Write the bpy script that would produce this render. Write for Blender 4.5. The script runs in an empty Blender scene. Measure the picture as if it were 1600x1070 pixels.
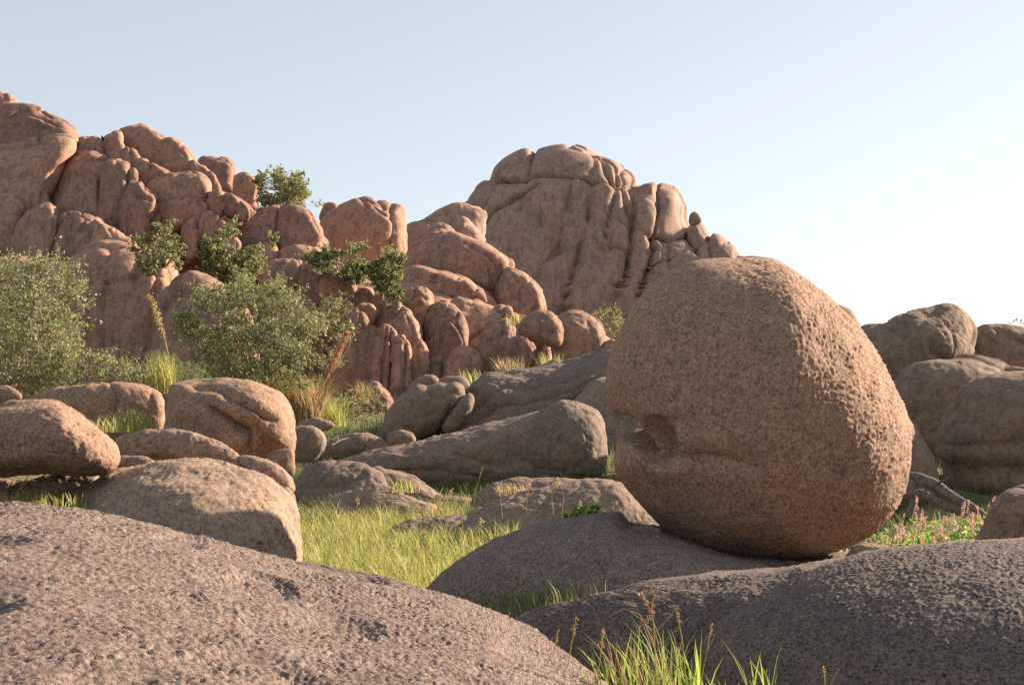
import bpy, math, random
import numpy as np
from mathutils import Vector, Matrix

C = bpy.context.scene.collection
S = bpy.context.scene
RAD = math.radians
# ------------------------------------------------------------------ camera, light, exposure
FPX = 1600 * 50 / 36.0
EYE = np.array([0.0, 0.0, 1.6])
PITCH = math.atan(75 / FPX)
cam_d = bpy.data.cameras.new("camera"); cam = bpy.data.objects.new("camera", cam_d); C.objects.link(cam)
cam_d.lens = 50; cam_d.sensor_width = 36; cam_d.clip_start = 0.05; cam_d.clip_end = 6000
cam.location = EYE; cam.rotation_euler = (RAD(90) + PITCH, 0, 0)
S.camera = cam
SUN_AZ, SUN_EL = 61.0, 21.5
sv = Vector((math.sin(RAD(SUN_AZ)) * math.cos(RAD(SUN_EL)), math.cos(RAD(SUN_AZ)) * math.cos(RAD(SUN_EL)), math.sin(RAD(SUN_EL))))
sd = bpy.data.lights.new("sun", 'SUN'); so = bpy.data.objects.new("sun", sd); C.objects.link(so)
sd.energy = 5.0; sd.angle = RAD(0.55); sd.color = (1.0, 0.80, 0.61)
so.rotation_euler = sv.to_track_quat('Z', 'Y').to_euler(); so.location = (60, 40, 40)
wd = bpy.data.worlds.new("World"); S.world = wd; wd.use_nodes = True
nt = wd.node_tree; nt.nodes.clear()
wo = nt.nodes.new("ShaderNodeOutputWorld"); bg = nt.nodes.new("ShaderNodeBackground")
sk = nt.nodes.new("ShaderNodeTexSky"); sk.sky_type = 'NISHITA'; sk.sun_disc = False
sk.sun_elevation = RAD(SUN_EL); sk.sun_rotation = RAD(SUN_AZ)
sk.altitude = 1500; sk.air_density = 1.0; sk.dust_density = 2.6; sk.ozone_density = 1.0
bg.inputs[1].default_value = 0.05
hs = nt.nodes.new('ShaderNodeHueSaturation'); hs.inputs['Saturation'].default_value = .62
nt.links.new(sk.outputs[0], hs.inputs['Color']); vm = nt.nodes.new('ShaderNodeMix'); vm.data_type = 'RGBA'; vm.inputs[0].default_value = .27; vm.inputs[7].default_value = (7.6, 7.9, 8.2, 1)
nt.links.new(hs.outputs[0], vm.inputs[6]); nt.links.new(vm.outputs[2], bg.inputs[0]); nt.links.new(bg.outputs[0], wo.inputs[0])
S.view_settings.view_transform = 'Standard'; S.view_settings.look = 'None'
S.view_settings.gamma = 1; S.view_settings.use_curve_mapping = False
S.view_settings.exposure = 1.6
S.render.engine = 'CYCLES'
S.cycles.use_denoising = False
S.cycles.max_bounces = 6; S.cycles.diffuse_bounces = 3; S.cycles.transmission_bounces = 4; S.cycles.transparent_max_bounces = 4

# ------------------------------------------------------------------ helpers
FW = np.array([0, math.cos(PITCH), math.sin(PITCH)]); UP = np.array([0, -math.sin(PITCH), math.cos(PITCH)]); RT = np.array([1.0, 0, 0])
def W(px, py, Y):
    "the point of the place seen at a picture position, Y metres ahead"
    px = np.asarray(px, float); py = np.asarray(py, float)
    d = ((px - 800) / FPX)[..., None] * RT + ((535 - py) / FPX)[..., None] * UP + FW
    return EYE + d * (np.asarray(Y) / d[..., 1])[..., None]

_rs = np.random.RandomState(7)
PERM = np.concatenate([_rs.permutation(256)] * 3)
G = _rs.normal(size=(256, 3)); G /= np.linalg.norm(G, axis=1)[:, None]
RV = _rs.rand(256, 3)
def perlin(P, seed=0):
    P = P + np.array([17.3, 5.1, 9.7]) * (seed + 1)
    I = np.floor(P).astype(int); F = P - I; I &= 255
    U = F * F * F * (F * (F * 6 - 15) + 10)
    def g(dx, dy, dz):
        h = PERM[PERM[PERM[I[:, 0] + dx] + I[:, 1] + dy] + I[:, 2] + dz]
        return ((F - (dx, dy, dz)) * G[h]).sum(1)
    u, v, w = U.T
    x00 = g(0,0,0) * (1-u) + g(1,0,0) * u; x10 = g(0,1,0) * (1-u) + g(1,1,0) * u
    x01 = g(0,0,1) * (1-u) + g(1,0,1) * u; x11 = g(0,1,1) * (1-u) + g(1,1,1) * u
    return ((x00 * (1-v) + x10 * v) * (1-w) + (x01 * (1-v) + x11 * v) * w) * 1.6
def fbm(P, oct=3, seed=0):
    r = 0; a = 1; n = 0
    for k in range(oct):
        r = r + a * perlin(P * (2.03 ** k), seed + 11 * k); n += a; a *= .5
    return r / n
def worley(P, seed=0):
    P = P + np.array([3.7, 11.9, 6.3]) * (seed + 1)
    I = np.floor(P).astype(int); F = P - I
    f1 = np.full(len(P), 9.0); f2 = f1.copy(); rid = np.zeros(len(P))
    for dx in (-1, 0, 1):
        for dy in (-1, 0, 1):
            for dz in (-1, 0, 1):
                J = (I + (dx, dy, dz)) & 255
                h = PERM[PERM[PERM[J[:, 0]] + J[:, 1]] + J[:, 2]]
                d = np.sqrt(((RV[h] * .86 + .07 + (dx, dy, dz) - F) ** 2).sum(1))
                rid = np.where(d < f1, RV[h, 1], rid); f2 = np.minimum(f2, np.maximum(f1, d)); f1 = np.minimum(f1, d)
    return f1, f2, rid

def mk_mesh(name, V, F, smooth=True):
    "F: (n,3) or (n,4) int array"
    F = np.asarray(F, np.int32); V = np.asarray(V, np.float32)
    k = F.shape[1]; me = bpy.data.meshes.new(name)
    me.vertices.add(len(V)); me.vertices.foreach_set("co", V.ravel())
    me.loops.add(F.size); me.loops.foreach_set("vertex_index", F.ravel())
    me.polygons.add(len(F)); me.polygons.foreach_set("loop_start", np.arange(0, F.size, k, dtype=np.int32))
    me.polygons.foreach_set("loop_total", np.full(len(F), k, np.int32))
    if smooth: me.polygons.foreach_set("use_smooth", np.ones(len(F), bool))
    me.update(calc_edges=True); me.validate()
    return me
def tag(o, label=None, cat=None, group=None, kind=None):
    for k, v in (('label', label), ('category', cat), ('group', group), ('kind', kind)):
        if v: o[k] = v
    return o
def empty(name, loc, label=None, cat=None, group=None):
    o = bpy.data.objects.new(name, None); C.objects.link(o); o.location = loc; o.empty_display_size = .2
    return tag(o, label, cat, group)
def put(name, V, F, mat, parent=None, base=None, smooth=True):
    "link a mesh; V in world metres; the object's origin is its base"
    V = np.asarray(V, float)
    if base is None: base = np.array([V[:, 0].mean(), V[:, 1].mean(), V[:, 2].min()]) if parent is None else np.zeros(3)
    pl = np.array(parent_world(parent)) if parent is not None else np.zeros(3)
    o = bpy.data.objects.new(name, mk_mesh(name, V - base if parent is None else V - pl, F, smooth))
    C.objects.link(o); o.location = base if parent is None else (0, 0, 0)
    if parent is not None: o.parent = parent
    o.data.materials.append(mat)
    return o
def parent_world(p):
    v = Vector(p.location)
    while p.parent is not None:
        p = p.parent; v += Vector(p.location)
    return v

# ------------------------------------------------------------------ materials
def newmat(name):
    m = bpy.data.materials.new(name); m.use_nodes = True; n = m.node_tree; n.nodes.clear()
    out = n.nodes.new("ShaderNodeOutputMaterial"); b = n.nodes.new("ShaderNodeBsdfPrincipled")
    n.links.new(b.outputs[0], out.inputs[0]); b.inputs["Specular IOR Level"].default_value = .25
    return m, n, b, out
def noise(n, vec, scale, detail=4, rough=.6, dist=0):
    t = n.nodes.new("ShaderNodeTexNoise"); t.inputs["Scale"].default_value = scale; t.inputs["Detail"].default_value = detail
    t.inputs["Roughness"].default_value = rough; t.inputs["Distortion"].default_value = dist; n.links.new(vec, t.inputs["Vector"]); return t.outputs["Fac"]
def ramp(n, fac, stops):
    r = n.nodes.new("ShaderNodeValToRGB"); e = r.color_ramp.elements
    while len(e) < len(stops): e.new(.5)
    for i, (p, c) in enumerate(stops):
        e[i].position = p; e[i].color = (*c, 1) if len(c) == 3 else c
    n.links.new(fac, r.inputs[0]); return r.outputs[0]
def mix(n, fac, a, b, mode='MIX'):
    m = n.nodes.new("ShaderNodeMix"); m.data_type = 'RGBA'; m.blend_type = mode
    if isinstance(fac, float): m.inputs[0].default_value = fac
    else: n.links.new(fac, m.inputs[0])
    for s, v in ((6, a), (7, b)):
        if isinstance(v, tuple): m.inputs[s].default_value = (*v, 1)
        else: n.links.new(v, m.inputs[s])
    return m.outputs[2]
def granite(name, ca, cb, dark, k, bump, speck=.5, streak=0.0):
    "weathered granite; k = metres of one mottle"
    m, n, b, out = newmat(name)
    tc = n.nodes.new("ShaderNodeTexCoord"); oi = n.nodes.new("ShaderNodeObjectInfo")
    ad = n.nodes.new("ShaderNodeVectorMath"); ad.operation = 'ADD'
    mu = n.nodes.new("ShaderNodeVectorMath"); mu.operation = 'SCALE'; mu.inputs[3].default_value = 37.0
    cb_ = n.nodes.new("ShaderNodeCombineXYZ")
    for i in range(3): n.links.new(oi.outputs["Random"], cb_.inputs[i])
    n.links.new(cb_.outputs[0], mu.inputs[0]); n.links.new(tc.outputs["Object"], ad.inputs[0]); n.links.new(mu.outputs[0], ad.inputs[1])
    v = ad.outputs[0]
    big = noise(n, v, .16 / k, 5, .65, .4)
    base = ramp(n, big, [(.3, cb), (.52, tuple((x + y) / 2 for x, y in zip(ca, cb))), (.7, ca)])
    st = noise(n, v, .45 / k, 6, .7, .8)
    stf = ramp(n, st, [(.46, (0, 0, 0)), (.66, (.78, .78, .78))])
    base = mix(n, stf, base, dark)
    if streak:
        mp = n.nodes.new("ShaderNodeMapping"); mp.inputs["Scale"].default_value = (1, 1, .12); n.links.new(v, mp.inputs[0])
        sn = noise(n, mp.outputs[0], .9 / k, 4, .6, .3)
        sf = ramp(n, sn, [(.5, (0, 0, 0)), (.72, (streak,) * 3)])
        base = mix(n, sf, base, tuple(x * .7 for x in dark))
    fine = noise(n, v, 1.0 / k, 3, .75)
    sp = ramp(n, fine, [(.32, (1 - speck,) * 3), (.5, (1, 1, 1)), (.68, (1 + speck * .55,) * 3)])
    base = mix(n, 1.0, base, sp, 'MULTIPLY')
    vo = n.nodes.new("ShaderNodeTexVoronoi"); vo.inputs["Scale"].default_value = 2.2 / k; n.links.new(v, vo.inputs["Vector"])
    vr = ramp(n, vo.outputs["Distance"], [(.0, (.45, .42, .42)), (.22, (1, 1, 1))])
    base = mix(n, speck * .35, base, mix(n, 1.0, base, vr, 'MULTIPLY'))
    lf = ramp(n, noise(n, v, .3 / k, 7, .75, 1.2), [(.60, (0, 0, 0)), (.68, (.38, .38, .38))])
    base = mix(n, lf, base, tuple(.5 * x + .5 * y for x, y in zip((.30, .30, .20), ca)))
    tv = ramp(n, oi.outputs["Random"], [(0, (.80, .80, .82)), (.5, (1, .98, .96)), (1, (1.12, 1.1, 1.04))])
    base = mix(n, 1.0, base, tv, 'MULTIPLY')
    n.links.new(base, b.inputs["Base Color"]); b.inputs["Roughness"].default_value = .9
    bp = n.nodes.new("ShaderNodeBump"); bp.inputs["Strength"].default_value = 1; bp.inputs["Distance"].default_value = bump * k
    n1 = noise(n, v, .55 / k, 6, .72); n.links.new(n1, bp.inputs["Height"]); n.links.new(bp.outputs[0], b.inputs["Normal"])
    return m
M_FORE = granite("granite_near_grey_pink", (.250, .188, .160), (.172, .134, .120), (.07, .06, .056), .016, .9, .85)
M_MID = granite("granite_boulder_tan", (.345, .218, .15), (.25, .162, .116), (.12, .09, .073), .022, .5, .65, .3)
M_MIDG = granite("granite_boulder_grey", (0.328, 0.230, 0.167), (0.236, 0.172, 0.136), (0.115, 0.092, 0.078), .028, .5, .5)
M_FAR = granite("granite_slab_grey", (0.280, 0.196, 0.146), (0.207, 0.154, 0.123), (0.123, 0.101, 0.087), .07, .35, .3, .45)
M_HILL = granite("granite_hill_red", (0.400, 0.231, 0.164), (0.302, 0.181, 0.135), (0.135, 0.096, 0.075), .14, .18, .22, .7)
M_MOUNT = granite("granite_mountain_red", (0.370, 0.246, 0.199), (0.291, 0.199, 0.166), (0.168, 0.121, 0.103), .24, .15, .2, .7)
M_RIGHT = granite("granite_right_brown", (0.255, 0.172, 0.124), (0.189, 0.133, 0.102), (0.112, 0.087, 0.071), .08, .35, .3, .4)

def leafmat(name, c1, c2, trans=.35, c3=None):
    m, n, b, out = newmat(name)
    g = n.nodes.new("ShaderNodeNewGeometry")
    st = [(0, c1), (1, c2)] if c3 is None else [(0, c1), (.7, c2), (1, c3)]
    col = ramp(n, g.outputs["Random Per Island"], st)
    n.links.new(col, b.inputs["Base Color"]); b.inputs["Roughness"].default_value = .6
    tr = n.nodes.new("ShaderNodeBsdfTranslucent"); n.links.new(col, tr.inputs[0])
    mx = n.nodes.new("ShaderNodeMixShader"); mx.inputs[0].default_value = trans
    n.links.new(b.outputs[0], mx.inputs[1]); n.links.new(tr.outputs[0], mx.inputs[2]); n.links.new(mx.outputs[0], out.inputs[0])
    return m
M_OAK = leafmat("leaf_dusty_green", (.12, .145, .05), (.27, .29, .12), .35, (.42, .41, .23))
M_OAKD = leafmat("leaf_deep_green", (.12, .135, .045), (.30, .30, .12), .38, (.44, .41, .22))
M_BRIGHT = leafmat("leaf_fresh_green", (.10, .16, .05), (.25, .30, .11), .4)
M_GRASS = leafmat("grass_yellow_green", (.19, .24, .05), (.44, .43, .13), .5, (.68, .60, .34))
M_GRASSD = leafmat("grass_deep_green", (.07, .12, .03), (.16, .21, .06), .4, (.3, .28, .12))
M_STRAW = leafmat("grass_dry_straw", (.34, .24, .11), (.5, .38, .2), .4, (.6, .5, .32))
M_BLADE = leafmat("blade_bright_green", (.2, .3, .05), (.38, .45, .10), .5)
M_SEED = leafmat("seed_head_rust", (.32, .17, .09), (.5, .3, .17), .3)
M_FLOWER = leafmat("flower_pink", (.55, .25, .22), (.8, .5, .46), .4)
M_WEED = leafmat("weed_leaf_green", (.10, .22, .03), (.26, .42, .08), .45, (.62, .55, .36))
M_TWIG = granite("twig_pale_grey", (.36, .29, .23), (.24, .19, .15), (.13, .10, .08), .03, .3, .4)
M_LOG = granite("dead_wood", (.26, .21, .17), (.17, .13, .11), (.08, .065, .055), .03, .5, .5, .6)

# ------------------------------------------------------------------ rock builder
def catmull(pts, per=14):
    P = np.array(pts, float); n = len(P); t = np.linspace(0, 1, per, endpoint=False)[:, None]; out = []
    for i in range(n):
        a, b, c, d = P[i - 1], P[i], P[(i + 1) % n], P[(i + 2) % n]
        out.append(.5 * ((2 * b) + (c - a) * t + (2 * a - 5 * b + 4 * c - d) * t ** 2 + (3 * b - a - 3 * c + d) * t ** 3))
    return np.concatenate(out)
def seg_dist(X, Yp, pl):
    d = np.full(X.shape, 1e9); s = np.zeros(X.shape)
    pl = np.array(pl, float); L = len(pl) - 1
    for i in range(L):
        a, b = pl[i], pl[i + 1]; ab = b - a
        t = np.clip(((X - a[0]) * ab[0] + (Yp - a[1]) * ab[1]) / max(1e-9, ab @ ab), 0, 1)
        q = np.hypot(X - a[0] - t * ab[0], Yp - a[1] - t * ab[1])
        s = np.where(q < d, (i + t) / L, s); d = np.minimum(d, q)
    return d, s
def dense(N, w):
    "grid lines from -1 to 1, 88% of them inside the window w"
    if w is None: return np.linspace(-1, 1, N)
    k = int(N * .88); r = N - k; u = (w[0] + 1) / max(1e-6, (w[0] + 1) + (1 - w[1])); n0 = max(2, int(r * u)); n1 = max(2, r - n0)
    g = np.concatenate([np.linspace(-1, w[0], n0, endpoint=False), np.linspace(w[0], w[1], N - n0 - n1, endpoint=False), np.linspace(w[1], 1, n1)])
    return g
RC = [0]; TRIS = [0]
def grid_faces(N, off=0):
    i = np.arange(N - 1)[:, None] * N + np.arange(N - 1)[None, :]
    i = i.ravel() + off
    return np.stack([i, i + N, i + N + 1, i + 1], 1)
def rock(name, pts, Y, mat, label=None, cat=None, group=None, parent=None, kind=None, front=None, back=None, lean=0.0,
         p=.85, cracks=(), bumps=(), crease=0.0, csize=.45, cstretch=1.0, lump=.06, fine=.012, N=None, dens=2.0, cen=None, extra=None, pdepth=None, root=1.0, grow=1.0, wa=None, wb=None):
    """a boulder: closed solid whose widest outline is pts (picture units) at Y metres, `front`/`back` metres thick;
    cracks = (points, width, depth) grooves, bumps = (x, y, rx, ry, height) in the same units"""
    RC[0] += 1; seed = RC[0]
    O = catmull(pts); x0, y0 = O.min(0); x1, y1 = O.max(0)
    if grow != 1: O = O.mean(0) + (O - O.mean(0)) * grow; x0, y0 = O.min(0); x1, y1 = O.max(0)
    if root != 1: ym_ = (y0 + y1) / 2; O[:, 1] = np.where(O[:, 1] > ym_, ym_ + (O[:, 1] - ym_) * root, O[:, 1]); y1 = O[:, 1].max()
    c = np.array(cen) if cen is not None else np.array([(x0 + x1) / 2, (y0 + y1) / 2])
    hw, hh = (x1 - x0) / 2, (y1 - y0) / 2; mpp = Y / FPX; size = math.sqrt(hw * hh) * 2
    if front is None: front = min(.42 * size, 1.05 * min(hw, hh)) * mpp
    if back is None: back = front
    if N is None: N = int(np.clip(max(hw, hh) * 2 * .64 * 1.25 / dens, 20, 420))
    rel = (O - c) / (hw, hh); ang = np.arctan2(rel[:, 1], rel[:, 0]); rad = np.hypot(rel[:, 0], rel[:, 1])
    o = np.argsort(ang); ang, rad = ang[o], rad[o]
    A = np.concatenate([ang - 2 * np.pi, ang, ang + 2 * np.pi]); R_ = np.concatenate([rad] * 3)
    vc = W(c[0], c[1], Y); vdir = (vc - EYE); vdir[2] *= .0; vdir /= np.linalg.norm(vdir)
    def patch(N, s0, s1, back_patch):
        ga = gb = np.linspace(-1, 1, N)
        if not back_patch: ga, gb = dense(N, wa), dense(N, wb)
        a, b = np.meshgrid(ga, gb, indexing='ij')
        r = np.maximum(abs(a), abs(b)); q = abs(a) > abs(b)
        with np.errstate(divide='ignore', invalid='ignore'):
            ph = np.where(q, (np.pi / 4) * (b / a), (np.pi / 2) - (np.pi / 4) * (a / b))
        ph = np.where(q & (a < 0), ph + np.pi, ph); ph = np.where(~q & (b < 0), ph + np.pi, ph); ph = np.where(r == 0, 0, ph)
        ph = (ph + np.pi) % (2 * np.pi) - np.pi
        s = r * s1 if not back_patch else np.pi - r * (np.pi - s0)
        rr = np.sin(s) ** p; cs = np.cos(s); dd = -np.sign(cs) * abs(cs) ** (pdepth or p)
        ro = np.interp(ph, A, R_)
        X = c[0] + rr * ro * np.cos(ph) * hw; Yp = c[1] + rr * ro * np.sin(ph) * hh
        P = W(X, Yp, Y)
        dep = np.where(dd < 0, dd * front, dd * back)
        P = P + dep[..., None] * vdir
        P[..., 1] += lean * np.where(P[..., 2] > vc[2], 1.0, .25 if root > 1 else 1.0) * (P[..., 2] - vc[2])
        du = np.gradient(P, axis=0); dv = np.gradient(P, axis=1)
        nn = np.cross(du, dv); nn /= np.maximum(1e-9, np.linalg.norm(nn, axis=-1))[..., None]
        if back_patch: nn = -nn
        k = (nn * (P - vc)).sum(-1).mean()
        if k < 0: nn = -nn
        Pf = P.reshape(-1, 3); nf = nn.reshape(-1, 3); Xf, Yf = X.ravel(), Yp.ravel()
        L = size * mpp
        BW = rr.ravel() ** 4 if back_patch else 1.0
        disp = lump * L * fbm(Pf / (L * .55), 3, seed)
        disp = disp + fine * L * fbm(Pf / (L * .12), 3, seed + 50)
        if crease:
            Q = Pf / (L * csize); Q = Q + .35 * np.stack([perlin(Q * .8, seed + 3), perlin(Q * .8, seed + 4), perlin(Q * .8, seed + 5)], 1)
            Q[:, 2] /= cstretch
            f1, f2, rid = worley(Q, seed); e = f2 - f1
            disp = disp - crease * L * (np.exp(-e / .05) * .9 + .25 * f1 - .25 + 1.5 * (rid - .5) * np.clip(e / .06, 0, 1))
        for cr in cracks:
            pl, w, dp = cr[:3]; d, t = seg_dist(Xf + 3 * perlin(Pf / (L * .15), seed + 9) * min(1, size / 150), Yf, pl)
            taper = np.clip(np.minimum(t, 1 - t) * 6 + .35, 0, 1)
            disp = disp - dp * mpp * taper * np.exp(-d / w) * BW
        for bx, by, rx, ry, h in bumps:
            disp = disp + h * mpp * BW * np.exp(-((Xf - bx) / rx) ** 2 - ((Yf - by) / ry) ** 2)
        if extra is not None: disp = disp + extra(Pf, Xf, Yf) * BW
        if back_patch: Pf = Pf - nf * .015 * L
        Pf = Pf + nf * disp[:, None]
        return Pf
    V1 = patch(N, 0, 1.92, False); NB = max(10, N // 6)
    V2 = patch(NB, 1.80, np.pi, True)
    F1 = grid_faces(N); F2 = grid_faces(NB, len(V1))
    # face orientation outward
    ctr = vc
    def orient(F, V):
        a, b, d = V[F[:, 0]], V[F[:, 1]], V[F[:, 3]]
        nrm = np.cross(b - a, d - a); mid = V[F[:, 2]] - ctr
        return F if (nrm * mid).sum() > 0 else F[:, ::-1]
    V = np.concatenate([V1, V2]); F = np.concatenate([orient(F1, V), orient(F2, V)])
    TRIS[0] += 2 * len(F)
    ob = put(name, V, F, mat, parent)
    return tag(ob, label, cat, group, kind)
def rough(a, wl, pit=0, pw=1, seed=0):
    "crumbly granite relief: chips and grains of many sizes, worn patches between them"
    def f(P, X, Yp):
        d = 0; A = 1.0; w = wl * 2.6
        msk = .75 + .5 * perlin(P / (wl * 14), seed + 41)
        for k in range(6):
            q = perlin(P / w + .3 * k, seed + 7 * k); q = q if k % 2 else 1.5 * abs(q) - .35
            d = d + A * q; A *= .74; w /= 1.9
        d = d * a * msk
        if pit:
            q = perlin(P / pw, seed + 3) + .7 * perlin(P / (pw * .37), seed + 4) + .4 * perlin(P / (pw * .15), seed + 5)
            d = d - pit * np.clip(q - .1, 0, .8)
        return d
    return f
# ------------------------------------------------------------------ the ground
def smooth(x, a, b):
    t = np.clip((x - a) / (b - a), 0, 1); return t * t * (3 - 2 * t)
def ground_z(x, y):
    x = np.asarray(x, float); y = np.asarray(y, float)
    z = np.interp(y, [-50, 0, 14, 22, 27, 33, 40, 50, 60, 80, 120, 4000], [-1, -1, -.8, -.7, -.5, -.05, .75, 1.8, 3, 4, 4, 4])
    zr = np.interp(y, [-50, 0, 10, 18, 24, 40, 60, 4000], [-1, -1, -.6, -.38, .1, .6, 1, 1])
    t = smooth(x, 2.5, 6.5); z = z * (1 - t) + zr * t
    P = np.stack([x.ravel(), y.ravel(), 0 * x.ravel()], 1)
    return z + (.10 * perlin(P / 2.3, 3) + .04 * perlin(P / .6, 4)).reshape(x.shape)
m, n, b, out = newmat("soil_and_litter")
tc = n.nodes.new("ShaderNodeTexCoord"); v = tc.outputs["Object"]
cc = ramp(n, noise(n, v, .7, 8, .7), [(.35, (.10, .09, .045)), (.5, (.17, .15, .07)), (.66, (.26, .19, .12))])
n.links.new(cc, b.inputs["Base Color"]); b.inputs["Roughness"].default_value = .95
bp = n.nodes.new("ShaderNodeBump"); bp.inputs["Distance"].default_value = .05; n.links.new(noise(n, v, 9, 6, .7), bp.inputs["Height"]); n.links.new(bp.outputs[0], b.inputs["Normal"])
M_SOIL = m
gx = np.concatenate([-np.geomspace(3000, 16, 22), np.linspace(-15, 20, 176), np.geomspace(21, 3000, 22)])
gy = np.concatenate([-np.geomspace(800, 5, 8), np.linspace(-3, 62, 261), np.geomspace(64, 4000, 24)])
GX, GY = np.meshgrid(gx, gy, indexing='ij'); GZ = ground_z(GX, GY)
ii = (np.arange(len(gx) - 1)[:, None] * len(gy) + np.arange(len(gy) - 1)[None, :]).ravel()
gF = np.stack([ii, ii + len(gy), ii + len(gy) + 1, ii + 1], 1)
tag(put("ground", np.stack([GX.ravel(), GY.ravel(), GZ.ravel()], 1), gF, M_SOIL, base=np.zeros(3)), kind='structure')

# ------------------------------------------------------------------ far granite dome
def ctr_base(pts, Y):
    a = np.array(pts); return W(a[:, 0].mean(), a[:, 1].max(), Y)
YM = 105
mt = empty("granite_dome", W(900, 560, YM), "high fractured granite dome with rounded cap rising behind everything against the sky", "rock dome")
def lobe(nm, pts, Y, par, mat=None, **k):
    pa = np.array(pts, float); lo_, hi_ = pa.min(0), pa.max(0)
    if mat is M_HILL and 'cen' not in k: k['cen'] = ((lo_[0] + hi_[0]) / 2 + .12 * (hi_[0] - lo_[0]), (lo_[1] + hi_[1]) / 2)
    if mat is M_HILL and not k.get('cracks') and hi_[0] - lo_[0] > 26:
        r_ = random.Random(int(pa.sum())); cr_ = []
        for _ in range(2):
            x_ = r_.uniform(lo_[0] + .25 * (hi_[0] - lo_[0]), hi_[0] - .2 * (hi_[0] - lo_[0])); t_ = r_.uniform(-12, 6)
            cr_.append(([(x_ - t_, lo_[1]), (x_ + r_.uniform(-5, 5), (lo_[1] + hi_[1]) / 2), (x_ + t_, hi_[1])], r_.choice((1.4, 2, 3)), r_.uniform(4, 11)))
        if r_.random() < .5: y_ = r_.uniform(lo_[1] + 12, hi_[1] - 8); cr_.append(([(lo_[0], y_ - 4), ((lo_[0] + hi_[0]) / 2, y_ - 3), (hi_[0], y_ + 8)], 1.8, r_.uniform(3, 6)))
        k['cracks'] = cr_
    if mat is M_HILL and Y < 70: Y = float(np.interp(Y, [42, 50, 60, 67], [46, 51, 56.5, 59.5]))
    return rock(nm, pts, Y, mat, parent=par, **k)
mk = dict(mat=M_MOUNT, lean=.25, p=.56, pdepth=.85, dens=1.5, root=1.2)
def joint(pl, w=9, d=9, n=1.7, nd=9): return [(pl, w, d), (pl, n, nd)]
dome_joints = []
for pl, d in (([(764,291),(800,297),(850,289),(900,292),(935,301),(965,305),(990,300),(1003,290)],9), ([(838,226),(833,262),(829,296)],8), ([(893,226),(892,240),(912,247),(932,243),(945,252)],5), ([(925,240),(945,262),(950,285),(960,304)],8), ([(945,246),(966,268),(968,302)],6), ([(985,260),(976,280),(984,302)],6),
    ([(742,318),(750,350),(760,378)],7), ([(757,376),(775,345),(800,330),(850,302)],8), ([(735,345),(745,365),(754,392)],6), ([(700,400),(730,365),(772,325)],4), ([(898,290),(888,340),(878,390),(868,420)],6), ([(928,300),(922,350),(905,410),(890,470),(875,530)],12), ([(966,306),(955,350),(945,390),(934,430)],7),
    ([(975,305),(984,350),(985,400),(975,440),(955,490),(940,530)],13), ([(992,300),(988,340),(990,380)],8), ([(1029,288),(1028,330),(1022,380),(1010,430),(990,480),(975,530)],10), ([(1010,388),(1045,382),(1075,376),(1092,385)],7), ([(945,405),(965,400),(978,408),(980,430)],5), ([(840,470),(850,430),(870,410),(900,408)],4), ([(1040,390),(1040,420),(1048,450)],3), ([(800,420),(790,460),(785,500)],3), ([(870,330),(900,340),(925,335)],2), ([(1070,330),(1074,380),(1085,410)],8), ([(1100,386),(1108,410),(1120,430)],6)):
    dome_joints += joint(pl, 9, d * .5, 2.0, d * 1.9)
lobe("dome_core", [(560,640),(600,480),(650,410),(700,365),(725,328),(742,300),(756,285),(767,283),(775,262),(795,242),(820,230),(850,229),(885,226),(915,231),(950,239),(975,251),(993,271),(1003,287),(1027,285),(1047,292),(1064,303),(1075,323),(1079,348),(1092,351),(1104,361),(1112,373),(1130,373),(1146,384),(1153,400),(1180,404),(1218,411),(1240,428),(1300,480),(1340,560),(1350,640),(960,720)], YM, mt, M_MOUNT,
     front=8, lean=.12, p=.58, pdepth=.8, N=350, wb=(-.86,.35), cracks=dome_joints, crease=.007, csize=.14, cstretch=3, lump=.02, fine=.006, cen=(930,470),
     bumps=[(910,296,14,9,8),(945,306,14,8,8),(1110,385,18,14,7),(1050,320,16,30,5),(880,255,50,30,5)])
for nm_, pts_, dy, cr in (
    ("rock_lobe", [(1098,394),(1110,378),(1126,373),(1143,383),(1152,400),(1148,430),(1112,430)], -8, []),
    ("rock_lobe", [(1072,372),(1078,356),(1092,350),(1103,360),(1109,374),(1104,400),(1080,400)], -7.5, []),
    ("rock_lobe", [(1046,412),(1058,388),(1073,380),(1092,384),(1101,396),(1104,430),(1085,470),(1050,470)], -8, [([(1076,383),(1083,400),(1084,415)],2.5,5),([(1087,385),(1093,400)],2.5,4)])):
    lobe(nm_, pts_, YM + dy + 4.5, mt, cracks=cr, crease=.03, csize=.4, cstretch=2, fine=.02, **{**mk, 'p': .58, 'root': 1.7, 'front': 2.5, 'grow': 1.06})
rock("stone", [(1076,346),(1078,335),(1086,331),(1094,338),(1096,347),(1088,352),(1079,352)], YM-6.5, M_MOUNT, "small dark round stone perched on the right shoulder of the far dome", "stone")
sd_ = empty("rock_shoulder", W(690, 420, 84), "low shaded rock ridge joining the far dome on its left side", "rock ridge")
lobe("rock_lobe", [(630,385),(636,356),(648,346),(668,336),(688,325),(708,319),(735,320),(760,335),(750,390),(720,430),(650,430)], 84, sd_, M_MOUNT, root=1.3, p=.7, cracks=[([(650,345),(690,338),(730,335)],3,7),([(700,352),(715,375),(712,400)],3,7)], crease=.02, csize=.35, dens=1.5)
lobe("rock_lobe", [(700,372),(708,348),(722,338),(738,350),(752,375),(745,420),(715,430)], 80, sd_, M_MOUNT, root=1.3, crease=.02, dens=1.5)
lobe("rock_lobe", [(642,395),(658,362),(680,350),(704,354),(712,380),(700,420),(655,425)], 79, sd_, M_MOUNT, root=1.3, crease=.02, dens=1.5)
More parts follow.
